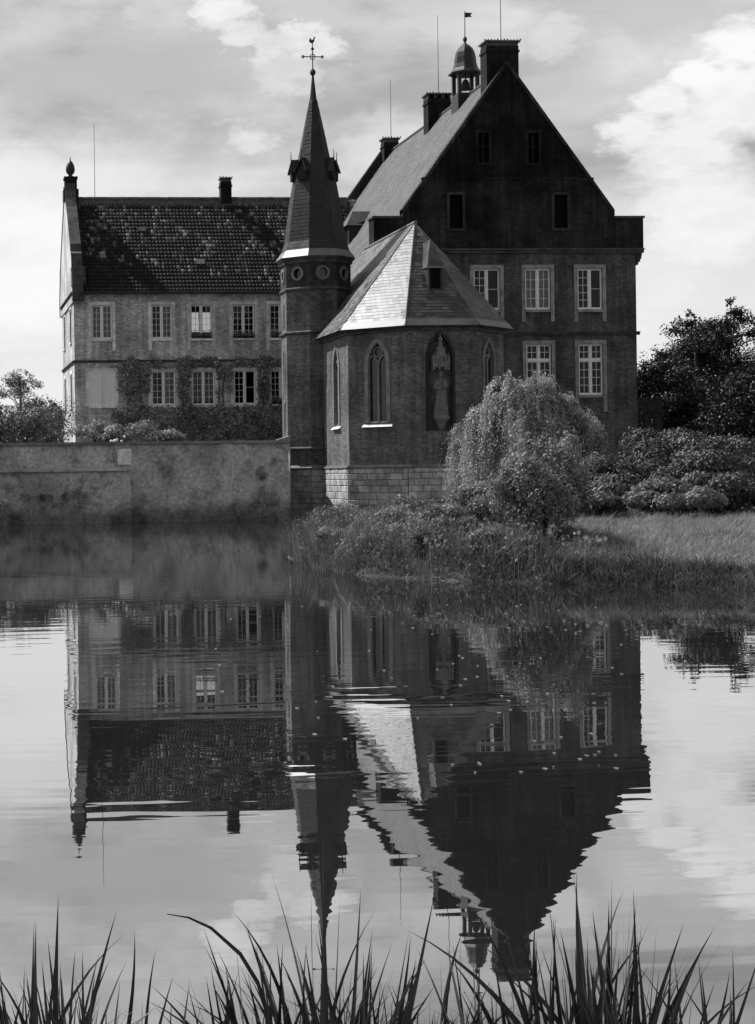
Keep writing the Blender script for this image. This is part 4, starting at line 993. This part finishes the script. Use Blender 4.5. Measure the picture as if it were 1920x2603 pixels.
mb = MB(); mb.box(7.52, 8.10, 70.86, 71.2, 2.36, 3.04); mb.build('pale_stone', 'surround', tw_)

# ------------------------------------------------------------------ vegetation behind and on the terrace
g1 = 'trees behind the terrace'
for i, (x, y, hx, hz, lab) in enumerate([(-2.5, 121, 3.6, 3.0, 'low broad tree at the left edge behind the terrace'), (2.6, 118, 3.4, 2.9, 'rounded tree below the loose pale treetop'), (6.6, 119, 2.6, 3.0, 'small tree beside the lit end wall of the wing'), (-7.5, 124, 4.5, 3.6, 'outermost tree behind the terrace at the left')]):
    bush('leafy_tree', (x, y, 3), (x, y, 4.6), (hx, hx*.8, hz), 12, 9000, .22, .15, 'leaf_mid', lab, 'tree', g1, seed=20+i)
um = thing('pale_tree', (5.9, 124, 3), 'loose haze-paled treetop rising above the trees left of the wing', 'tree')
lb = [((5.9, 124, 9.3), (1.1, 1.1, .55)), ((5.1, 124, 8.8), (.95, .95, .45)), ((6.8, 124, 8.7), (.95, .95, .42)), ((5.9, 124, 8.2), (1.1, 1.1, .6)), ((4.6, 124.2, 8.1), (.8, .8, .4))]
quads('crown', lobes_leaves(lb, 2600, .15, .09, .4, .22), 'leaf_haze', um); limbs(um, (5.9, 124, 3), lb, .12, trunk_top=(5.9, 124, 9.3))
g2 = 'shrubs along the terrace wall'
for i, (x, y, r, hz, mt, lab) in enumerate([
    (6.75, 73.0, .75, .62, 'leaf_pale', 'pale bush spilling over the coping under the shuttered window'), (7.6, 72.6, .55, .45, 'leaf_pale', 'low pale bush with white blooms on the terrace coping'), (8.9, 73.4, .85, .55, 'leaf_pale', 'wide pale bush on the terrace right of the white-bloomed one'), (10.0, 73.6, .55, .38, 'leaf_pale', 'last pale bush of the row along the terrace coping'),
    (5.1, 78, 1.1, .95, 'leaf_shrub', 'dark bush at the foot of the lit wing corner'), (3.9, 76, 1.0, .95, 'leaf_mid', 'mid grey bush left of the wing corner'), (2.7, 77, .9, 1.1, 'leaf_mid', 'bush at the left edge above the terrace wall'), (1.2, 77, 1.2, 1.2, 'leaf_mid', 'outermost bush above the terrace wall'), (5.6, 90, 1.6, 1.5, 'leaf_mid', 'larger bush standing further back beside the wing corner')]):
    r *= 1.3; hz *= 1.25; bush('terrace_shrub', (x, y, 3), (x, y, 3.1+hz*.75), (r, r*.8, hz), 9, 2600, .10, .065, mt, lab, 'shrub', g2, seed=40+i)
bl = thing('hydrangea_blooms', (7.55, 71.9, 3.3), 'white flower heads hanging over the terrace coping', 'flowers')
for k in range(5):
    mb = MB(); c_ = (7.35+k*.13+random.uniform(-.05, .05), 71.35+random.uniform(0, .3), 3.45+random.uniform(-.08, .12)); r_ = random.uniform(.05, .09)
    mb.lathe((c_[0], c_[1], c_[2]), [(r_*.3, -r_), (r_*.85, -r_*.5), (r_, 0), (r_*.8, r_*.6), (r_*.25, r_)], 8); mb.build('bloom', 'petal', bl, smooth=True)
mb = MB(); mb.tube([(7.4, 72.3, 3.0), (7.5, 71.7, 3.45), (7.6, 71.45, 3.45)], [.02, .015, .01], 5); mb.build('stem', 'bark', bl)
# ivy on the wing
ivy = thing('wall_ivy', (17, WY0-.1, 3.0), 'dark climbing ivy round the ground-floor windows of the wing', 'ivy')
P = np.stack([rng.uniform(10.9, 23.6, 46000), np.zeros(46000), rng.uniform(3., 9.5, 46000)], 1)
k = np.ones(len(P), bool)
for a, b in gd: k &= ~((P[:, 0] > a-.12) & (P[:, 0] < b+.12) & (P[:, 2] > 6.3) & (P[:, 2] < 8.75))
dens = sinnoise(P*np.array([1, 1, .8]), 1.5, 2.2)+.6*sinnoise(P, 3.7, .4)+.28*np.clip((6.6-P[:, 2])*.6, -.4, 1.)+.36-np.clip((P[:, 2]-8.7)*.8, 0, 2)-np.clip((13.3-P[:, 0])*.2, 0, .5)
k &= dens > rng.uniform(-.48, .52, len(P)); P = P[k]
P[:, 1] = WY0-.04-np.abs(rng.normal(0, .10, len(P)))*(1+.8*sinnoise(P, 2.1, 1.))
N_ = np.tile([0, -1., .35], (len(P), 1)); quads('leaves', leafquads(P, N_, .15, .12, .6), 'leaf_ivy', ivy)
for x in (11.9, 15.5, 18.1, 20.7, 22.9):
    mb = MB(); mb.tube([(x, WY0-.05, 2.8), (x+.1, WY0-.05, 5), (x-.08, WY0-.05, 7), (x+.15, WY0-.05, 8.8)], [.05, .04, .03, .012], 5); mb.build('stem', 'bark', ivy)
# planters on the window ledges
for i, (a, b, z, fr_, lab) in enumerate([(16.1, 17.35, 10.66, 0, 'flower box on the ledge of the bright see-through upper window'), (18.8, 20.1, 10.66, 1, 'dark flower box on the second upper window from the tower'), (21.25, 22.5, 10.66, 2, 'flower box on the upper window beside the tower'), (21.25, 22.4, 6.42, 3, 'flower box on the lower window beside the tower')]):
    t_ = thing('flower_box', ((a+b)/2, WY0-.05, z), lab, 'planter', 'window flower boxes')
    box('trough', a, b, WY0-.115, WY0+.03, z-.05, z+.10, 'wood_dark', t_)
    P = np.stack([rng.uniform(a, b, 260), rng.normal(WY0-.06, .05, 260), z+.1+np.abs(rng.normal(0, .12, 260))], 1); quads('leaves', leafquads(P, np.tile([0, -.4, 1.], (260, 1)), .11, .08), 'leaf_ivy', t_)
# tufts growing out of the wall
for i, (x, z, r, lab) in enumerate([(4.45, 1.0, .30, 'dark weed tuft low on the battered wall base, left of a pair'), (5.1, .95, .28, 'second dark weed tuft low on the battered wall base'), (5.95, .95, .42, 'largest dark weed tuft on the wall under the pale stone'), (13.75, 1.9, .26, 'weed tuft high at the wall corner beside the tower'), (13.9, .75, .5, 'broad dark weed at the waterline by the wall corner'), (2.5, .55, .42, 'weed tuft at the waterline at the left edge')]):
    t_ = thing('wall_weed', (x, 70.7, z), lab, 'weed', 'weeds on the terrace wall')
    yy = 70.60 if x < 8 else 71.05
    cl_ = rng.normal(0, r*.62, (7, 2)); ci = rng.integers(0, 7, 300); P = np.stack([x+cl_[ci, 0]+rng.normal(0, r*.2, 300), yy-np.abs(rng.normal(0, .05, 300)), z+cl_[ci, 1]*.8+rng.normal(0, r*.2, 300)], 1); quads('leaves', leafquads(P, np.tile([0, -1., .5], (300, 1)), .085, .05), 'leaf_ivy', t_)

# ------------------------------------------------------------------ right background: fence and dark trees
fen = thing('wooden_fence', (41.6, 95, 3), 'dark board fence between the house corner and the dark trees', 'fence')
for i in range(7): mb = MB(); mb.box(37.9+i*.62, 38.48+i*.62, 95+random.uniform(-.02, .02), 95.05, 2.8, 6.02+random.uniform(-.04, .04)); mb.build('board', 'wood_dark', fen)
for z in (3.6, 5.2): mb = MB(); mb.box(37.8, 42.3, 94.9, 94.985, z, z+.12); mb.build('rail', 'wood_dark', fen)
def conifer(name, base, Ht, rmax, seed, n, label, L=.34, mat='leaf_dark', lean=0., z0=.15):
    t_ = thing(name, base, label, 'tree', 'dark trees right of the house'); rr = random.Random(seed); b = Vector(base)
    mb = MB(); mb.tube([b-Z*.3, b+Vector((lean*.3, 0, Ht*.4)), b+Vector((lean, 0, Ht*.95))], [Ht*.026, Ht*.018, Ht*.004], 8); mb.build('trunk', 'bark', t_, smooth=True)
    lobes = []; br = MB()
    for i in range(34):
        q = z0+(1-z0)*i/34+rr.uniform(-.015, .015); ang = rr.uniform(0, 6.283); rad = rmax*(1-q**2.6)**.8*rr.uniform(.55, 1.1)+.25
        s = b+Vector((lean*q, 0, Ht*q)); e = s+Vector((math.cos(ang)*rad, math.sin(ang)*rad, rr.uniform(-.02, .10)*Ht*.5))
        br.tube([s, s+(e-s)*.55+Z*.15, e], [Ht*.007, Ht*.005, .02], 5)
        for f_ in (.45, .72, .98):
            c_ = s+(e-s)*f_; k_ = rad*.36*rr.uniform(.7, 1.2)+.22; lobes.append(((c_.x, c_.y, c_.z+.1), (k_, k_, k_*.72)))
    br.build('branches', 'bark', t_)
    quads('crown', lobes_leaves(lobes, int(n*2.3), L*.72, L*.34, .55, -.1, .7, 1.7), mat, t_)
    return t_
conifer('dark_tree', (60.3, 124, 3), 11.4, 5.6, 5, 15000, 'tallest dark tree at the right edge behind the house')
conifer('dark_tree', (56.4, 121, 3), 10.2, 4.3, 7, 9000, 'dark sloping tree between the tallest tree and the house')
conifer('dark_tree', (52.4, 118, 3), 7.2, 3.2, 9, 8000, 'lowest dark tree close to the house corner behind the fence')
conifer('dark_tree', (67.5, 130, 3), 12.0, 5.4, 12, 7000, 'outermost dark tree behind the tallest one')
conifer('dark_tree', (57.5, 112, 3), 5.8, 4.2, 15, 8000, 'low dark tree standing before the tallest one')

# ------------------------------------------------------------------ right bank: evergreen bushes
g3 = 'evergreen bushes on the right bank'
RB = [(18.1, 45.5, 1.15, 1.05, 'lowest evergreen bush beside the feathery shrub'), (20.3, 49, 1.7, 1.65, 'rounded evergreen bush before the house corner'), (22.6, 50.5, 1.9, 2.35, 'tall evergreen bush under the dark trees'), (25.2, 50.5, 2.0, 2.35, 'tall evergreen bush at the right edge'), (27.9, 50, 2.2, 2.2, 'evergreen bush cut by the right edge'),
      (19.7, 43.8, 1.35, .95, 'low evergreen bush at the back of the lawn'), (21.6, 44.6, 1.35, 1.2, 'second low evergreen bush along the back of the lawn'), (23.6, 45.2, 1.4, 1.05, 'dark low bush at the back of the lawn by the right edge'), (17.3, 47.5, 1.2, 1.25, 'bush at the foot of the weeping tree, right side'), (22.2, 47.2, 1.5, 1.75, 'middle evergreen bush between low and tall ones')]
for i, (x, y, r, hz, lab) in enumerate(RB):
    z0 = H(x, y); bush('evergreen_bush', (x, y, z0), (x, y, z0+hz*.55), (r, r*.85, hz*.62), 17, 12000, .105, .058, 'leaf_rhodo' if i not in (0, 5, 8) else 'leaf_shrub', lab, 'bush', g3, seed=70+i, shell=.13, fr=.33, zlo=-.15)

# weeping tree before the gable
wx, wyy = 20.65, 58.0; wz = H(wx, wyy)
wt = thing('weeping_tree', (wx, wyy, wz), 'pale weeping tree with trailing branches before the gabled house', 'tree')
trunk = MB(); trunk.tube([(wx, wyy, wz-.3), (wx+.12, wyy, wz+1.2), (wx-.1, wyy, wz+2.6), (wx, wyy, wz+3.6)], [.24, .19, .15, .08], 8)
strP = []; strN = []; heads = []
rr = random.Random(4)
for i in range(78):
    ang = rr.uniform(0, 6.283); q = math.sqrt(rr.uniform(.03, 1))
    if i >= 64: ang = -1.7+(i-70.5)*.16; q = (.28, .5, .72)[i % 3]
    k_ = rr.uniform(.85, 1.16); rx = 2.2*q*k_; ry = 2.0*q*k_
    ztop = wz+4.6-1.7*q**2.0+rr.uniform(-.55, .38); 
    hx_, hy_ = wx+math.cos(ang)*rx-.05, wyy+math.sin(ang)*ry
    if hx_ > wx+1.2: hx_ += .25; ztop -= .12
    heads.append((hx_, hy_, ztop, ang, q))
    s = Vector((wx, wyy, wz+rr.uniform(1.8, 3.2))); trunk.tube([s, (s+Vector((hx_, hy_, ztop)))*.5+Z*.45, (hx_, hy_, ztop)], [.07, .045, .015], 5)
trunk.build('trunk', 'bark', wt, smooth=True)
for (hx_, hy_, ztop, ang, q) in heads:
    left = hx_ < wx-1.0
    for j in range(44):
        a2 = ang+rr.gauss(0, .5); out = abs(rr.gauss(.26, .13)); ln_ = rr.uniform(.7, 1.9)*(.55+.75*q)*(1.35 if left else 1.0)
        ln_ = min(ln_, ztop-wz-.05-rr.uniform(0, .5)); n = 26
        tt = np.linspace(0, 1, n); bx = hx_+rr.gauss(0, .10); by = hy_+rr.gauss(0, .10); bz = ztop+rr.gauss(0, .14)
        x = bx+math.cos(a2)*out*np.sin(tt*1.57)+rng.normal(0, .025, n); y = by+math.sin(a2)*out*np.sin(tt*1.57)+rng.normal(0, .025, n)
        z = bz+.22*np.sin(np.minimum(tt*4, 3.14))*.6-ln_*tt**1.25
        strP.append(np.stack([x, y, z], 1)); nn = np.stack([np.full(n, math.cos(ang)), np.full(n, math.sin(ang)), np.full(n, .35)], 1); strN.append(nn)
quads('crown', leafquads(np.concatenate(strP), np.concatenate(strN), .10, .034, .55, 1.3), 'leaf_willow', wt)

# feathery shrub near the water
for (x, y, hx, hz, nl, n, gp, lab, sd) in ((11.15, 30.2, 1.0, 2.4, 46, 14000, .25, 'loose small-leaved shrub rising from the bank before the weeping tree', 5), (11.9, 33.5, .85, 1.75, 20, 8500, .05, 'darker shrub behind the loose one, touching the evergreen bushes', 8),
        (12.1, 36.5, .95, 1.45, 16, 6500, .05, 'shrub under the right side of the weeping tree', 9), (10.6, 34.5, .85, .85, 14, 5200, .0, 'low spreading shrub left of the loose one', 12), (14.3, 40.5, 1.1, 1.5, 14, 6500, .0, 'shrub closing the left end of the lawn', 14), (12.4, 43.0, 1.2, 1.0, 14, 5200, .0, 'low shrub below the trailing branches of the weeping tree', 16)):
    x, y = x*1.05, y*1.05
    z0 = H(x, y); bush('feathery_shrub', (x, y, z0), (x, y, z0+hz*.52), (hx, hx*.9, hz*.52), nl, n, .068, .042, 'leaf_loose' if sd in (5, 12, 9) else 'leaf_shrub', lab, 'shrub', 'loose shrubs on the near bank', seed=sd, gap=gp, shell=.32, fr=.30, zlo=-.8)

# ------------------------------------------------------------------ grasses
def blades(name, n, xr, yr, lmin, lmax, wd, mat, label, lean=.45, cond=None, dirbias=(0, 0), seg=4):
    X = rng.uniform(*xr, n*3); Y = rng.uniform(*yr, n*3); d = sdist(X, Y, SHORE); zz = height(X, Y)
    k = (d > -.22) & (zz > -.30)
    if cond is not None: k &= cond(X, Y, d)
    X, Y, zz, d = X[k][:n], Y[k][:n], zz[k][:n], d[k][:n]; n = len(X)
    Q_ = np.stack([X, Y, X*0], 1); L_ = rng.uniform(lmin, lmax, n)*(1+.35*sinnoise(Q_, 1.1, .3)+.35*sinnoise(Q_, 3.7, 1.9)); a = rng.uniform(0, 6.283, n); le = np.abs(rng.normal(lean, lean*.6, n))
    dx = np.cos(a)*le+dirbias[0]*rng.uniform(.2, 1, n); dy = np.sin(a)*le+dirbias[1]*rng.uniform(.2, 1, n)
    sxv, syv = -np.sin(a+.6), np.cos(a+.6)
    tt = np.linspace(0, 1, seg); V = np.zeros((n, seg, 2, 3))
    for i, q in enumerate(tt):
        wq = wd*(1-q)**.7*.5+.0008
        cx_ = X+dx*L_*q**1.8; cy_ = Y+dy*L_*q**1.8; cz_ = zz-.03+L_*(q-.38*np.minimum(le, 1.3)*q**2.4)
        for s, sg in enumerate((-1, 1)): V[:, i, s, 0] = cx_+sxv*wq*sg; V[:, i, s, 1] = cy_+syv*wq*sg; V[:, i, s, 2] = cz_
    return tag(grid_mesh(name, V, mat), label, 'grass', kind='stuff')
blades('lawn_grass', 70000, (10.2, 24), (26, 47), .08, .30, .013, 'grass', 'sunlit rough lawn grass sloping to the moat', .6, lambda X, Y, d: (d > .25) & (X > 10.9+(Y-27.7)*.17))
blades('bank_sedge', 30000, (7, 16), (26.5, 60), .16, .44, .014, 'sedge', 'long arching sedge along the near bank', .85, lambda X, Y, d: (d < 5.5) & (X < 10.6+(Y-26)*.19), (-.25, -.2))
blades('bank_sedge', 12000, (10.6, 15.5), (24.5, 30.5), .10, .28, .016, 'sedge', 'fringe of sedge hanging over the water below the lawn', .6, lambda X, Y, d: (d < .5) & (X > 10.9), (-.15, -.4))
blades('bank_sedge', 16000, (9, 20), (44, 76), .2, .5, .02, 'sedge', 'tangled grass below the chapel wall', .5, lambda X, Y, d: (d > -.1))
blades('bank_sedge', 2600, (7.8, 11), (28.8, 42), .35, .80, .020, 'sedge', 'tallest sedge stems at the water edge', .35, lambda X, Y, d: (d < 1.3), (-.1, -.1))
Xh = rng.uniform(7.2, 12.5, 30000); Yh = rng.uniform(27, 48, 30000); dh = sdist(Xh, Yh, SHORE); kh = (dh > -.1) & (dh < 3.5) & (Xh < 11+(Yh-26)*.15); Qh = np.stack([Xh, Yh, Xh*0], 1); kh &= sinnoise(Qh, 2.6, .9)+.6*sinnoise(Qh, 6.1, .2) > rng.uniform(-.3, .6, 30000)
Ph = np.stack([Xh, Yh, np.maximum(height(Xh, Yh), 0)+np.abs(rng.normal(.18, .20, 30000))], 1)[kh]
tag(quads('bank_herbs', leafquads(Ph, np.tile([0, -.3, 1.], (len(Ph), 1)), .075, .04, .8), 'leaf_shrub'), 'leafy herbs tangled in the sedge of the near bank', 'plants', kind='stuff')
rb = random.Random(21)
BPL = [(7.95, 33.5, .42, .55, 'leafy clump at the very tip of the bank'), (8.25, 31.2, .40, .50, 'leafy clump right of the bank tip at the water'), (8.9, 29.9, .42, .62, 'arching leafy clump above the hanging white flowers'), (9.55, 28.9, .40, .58, 'dark leafy clump left of the loose shrub at the water'), (10.2, 28.3, .34, .46, 'leafy clump at the foot of the loose shrub'), (8.8, 36.5, .55, .60, 'leafy clump behind the bank tip'), (9.4, 33.0, .50, .62, 'bushy clump in the middle of the bank'), (10.0, 31.2, .42, .72, 'taller bushy clump beside the loose shrub'), (9.7, 40.5, .75, .75, 'wide clump on the bank below the chapel wall'), (11.3, 46.0, .95, .80, 'wide low clump nearest the chapel plinth'), (11.15, 28.3, .42, .40, 'leafy clump behind the lawn-edge flowers'), (10.55, 37.5, .7, .75, 'rounded clump before the weeping tree'), (11.5, 29.6, .5, .5, 'bushy clump between the loose shrub and the lawn')]
for i, (x, y, r, h, lab) in enumerate(BPL):
    x, y = x*1.068, y*1.068
    z0 = max(.0, H(x, y)); bush('bank_plant', (x, y, z0), (x, y, z0+h*.42), (r, r*.9, h*.6), 11, 2600, .085, .026, 'leaf_shrub' if i % 3 and i not in (10, 12) else 'grass', lab, 'plant', 'leafy plants on the near bank', seed=200+i, gap=.05, shell=.4, fr=.38, zlo=-.3, jit=.8)
blades('bank_sedge', 9000, (11.2, 14.2), (27, 34), .16, .42, .016, 'sedge', 'rough tufts where the sedge thins into the lawn', .7, lambda X, Y, d: (X < 12.4+(Y-28)*.2) & (d > 0))
# flowers on the bank
for (x, y, n, lab) in ((11.7, 29.5, 9, 'white flower clump among the sedge at the lawn edge'), (9.3, 31.05, 7, 'white flower clump hanging at the tip of the sedge bank'), (11.2, 29.8, 5, 'small white flowers left of the lawn-edge clump')):
    t_ = thing('flower_clump', (x, y, H(x, y)), lab, 'flowers'); z0 = max(0.02, H(x, y)); st_ = MB()
    for k in range(n):
        p_ = Vector((x+random.uniform(-.28, .28), y+random.uniform(-.2, .1), z0+random.uniform(.12, .55) if x > 9 else z0+random.uniform(.02, .3))); r_ = random.uniform(.018, .036); mb = MB()
        for q in range(5): a = q*1.2566+k; mb.add([p_, p_+Vector((math.cos(a-.5)*r_, -.01, math.sin(a-.5)*r_)), p_+Vector((math.cos(a)*r_*1.5, -.02, math.sin(a)*r_*1.5)), p_+Vector((math.cos(a+.5)*r_, -.01, math.sin(a+.5)*r_))], [(0,1,2,3)])
        mb.build('blossom', 'petal', t_); st_.tube([(x, y, z0-.1), (p_.x*.6+x*.4, p_.y, p_.z*.6+z0*.4), tuple(p_)], [.006, .005, .004], 4)
    st_.build('stems', 'sedge', t_)

# floating leaves on the moat
n = 95; fx = []; 
while len(fx) < n:
    Y_ = 1/random.uniform(1/26., 1/11.); x_ = random.uniform(.16, .42)*Y_
    if random.random() < .35+.65*(x_/Y_ > .22): fx.append((x_, Y_))
V = np.zeros((n, 6, 3))
for i, (x_, y_) in enumerate(fx):
    r_ = random.uniform(.006, .018)
    for k in range(6): V[i, k] = (x_+r_*math.cos(k*1.047)*1.2, y_+r_*math.sin(k*1.047), WZ+.006+.004*math.sin(k))
tag(quads('floating_leaves', V, plain('floating_leaf', .15, .6, .4, .4), n=6), 'pale specks of leaves floating on the moat', 'leaves', kind='stuff')

# ------------------------------------------------------------------ reeds in the foreground
def blade_variant(bend, tw, k):
    v = []; f = []; n = 12
    for i in range(n+1):
        q = i/n; wq = (.5+.5*min(1, q*4))*(1-q**2.2)*.5+.004; a = tw*q
        cx_ = bend*q**2.1; cz_ = q-.42*abs(bend)*q**3 if abs(bend) < .9 else q-.55*abs(bend)*q**2.6
        for s, off in ((-1, 0), (0, -.22), (1, 0)):
            v.append((cx_+wq*s*math.cos(a)*.030, wq*(s*math.sin(a)+off)*.030, cz_))
    for i in range(n):
        for j in range(2): b = i*3+j; f.append((b, b+1, b+4, b+3))
    me = bpy.data.meshes.new('leaf'); me.from_pydata(v, [], f); me.update(); me.polygons.foreach_set('use_smooth', [True]*len(f)); me.materials.append(M['reed']); return me
BV = [blade_variant(b, t_, i) for i, (b, t_) in enumerate([(.03, .2), (.10, .6), (.18, -.5), (.28, .9), (.40, .3), (.55, -.8), (.07, 1.2), (.95, .5)])]
def reed_clump(x0, x1, y0, n, hmax, label, peak=None, spread=.16, seed=0):
    rr = random.Random(seed); xc = (x0+x1)/2; t_ = thing('reed_clump', (xc, y0, -.3), label, 'reeds', 'reeds along the near bank')
    tufts = [rr.uniform(x0, x1) for _ in range(max(3, n//8))]
    for i in range(n):
        x = min(max(rr.choice(tufts)+rr.gauss(0, .026), x0-.03), x1+.03); y = y0+rr.gauss(0, spread); pk = 1.0
        if peak is not None: pk = .58+.42*math.exp(-((x-peak)/((x1-x0)*.30))**2)
        h = (hmax*pk*rr.uniform(.42, 1.0)); me = BV[min(6, int(abs(rr.gauss(0, 3.0))))]
        o = bpy.data.objects.new('leaf', me); COL.objects.link(o); attach(o, t_); zb = -.28
        o.location = (x, y, zb); o.scale = (rr.uniform(.75, 1.3)*1.0, 1, h-zb); sc = rr.uniform(.7, 1.15)
        o.scale = (sc*(1 if rr.random() < .5 else 1)*(h-zb)*.9, sc, h-zb)
        o.rotation_euler = (rr.gauss(0, .09), rr.gauss(0, .17), rr.choice((0, math.pi))+rr.gauss(0, .55))
    for i in range(min(170, int(n*1.6))):                                  # short crowded leaves low in the clump
        o = bpy.data.objects.new('leaf', BV[rr.choice((1, 2, 3, 4, 5))]); COL.objects.link(o); attach(o, t_)
        h = hmax*rr.uniform(.36, .70)+.28; sc = rr.uniform(.8, 1.3); o.location = (rr.choice(tufts)+rr.gauss(0, .035), y0+rr.gauss(0, spread), -.28); o.scale = (sc*h*1.1, sc, h); o.rotation_euler = (rr.gauss(0, .10), rr.gauss(0, .30), rr.uniform(0, 6.28))
    return t_
reed_clump(.12, .46, 4.75, 130, .76, 'dense reed clump at the lower left edge', .27, seed=1)
reed_clump(.44, .62, 4.7, 16, .60, 'few forked reed leaves right of the lower left clump', None, seed=2)
reed_clump(.86, 1.27, 4.75, 120, .84, 'tall reed clump just left of the middle', 1.10, seed=3)
reed_clump(1.27, 1.66, 4.75, 70, .66, 'low reed clump right of the middle', 1.55, seed=4)
reed_clump(1.60, 2.12, 4.75, 150, .80, 'tallest and densest reed clump below the gable reflection', 1.92, seed=5)
reed_clump(2.12, 2.42, 4.75, 26, .50, 'sparse reed leaves at the lower right edge', None, seed=6)
t_ = thing('reed_leaf', (.95, 4.7, -.3), 'single long reed leaf arching over to the left', 'reed')
pts = [Vector(q) for q in ((.98, 4.72, -.25), (.93, 4.7, .30), (.88, 4.7, .47), (.83, 4.7, .555), (.745, 4.69, .635), (.68, 4.685, .668), (.62, 4.68, .68))]; wds = (.008, .008, .007, .006, .0045, .003, .0008)
v = []
for q, w_ in zip(pts, wds): v += [q+Vector((-w_*.6, -.003, -w_*.75)), q+Vector((0, .006, 0)), q+Vector((w_*.6, -.003, w_*.75))]
mesh('leaf', v, [(i*3+j, i*3+j+1, i*3+j+4, i*3+j+3) for i in range(len(pts)-1) for j in range(2)], 'reed', t_, smooth=True)
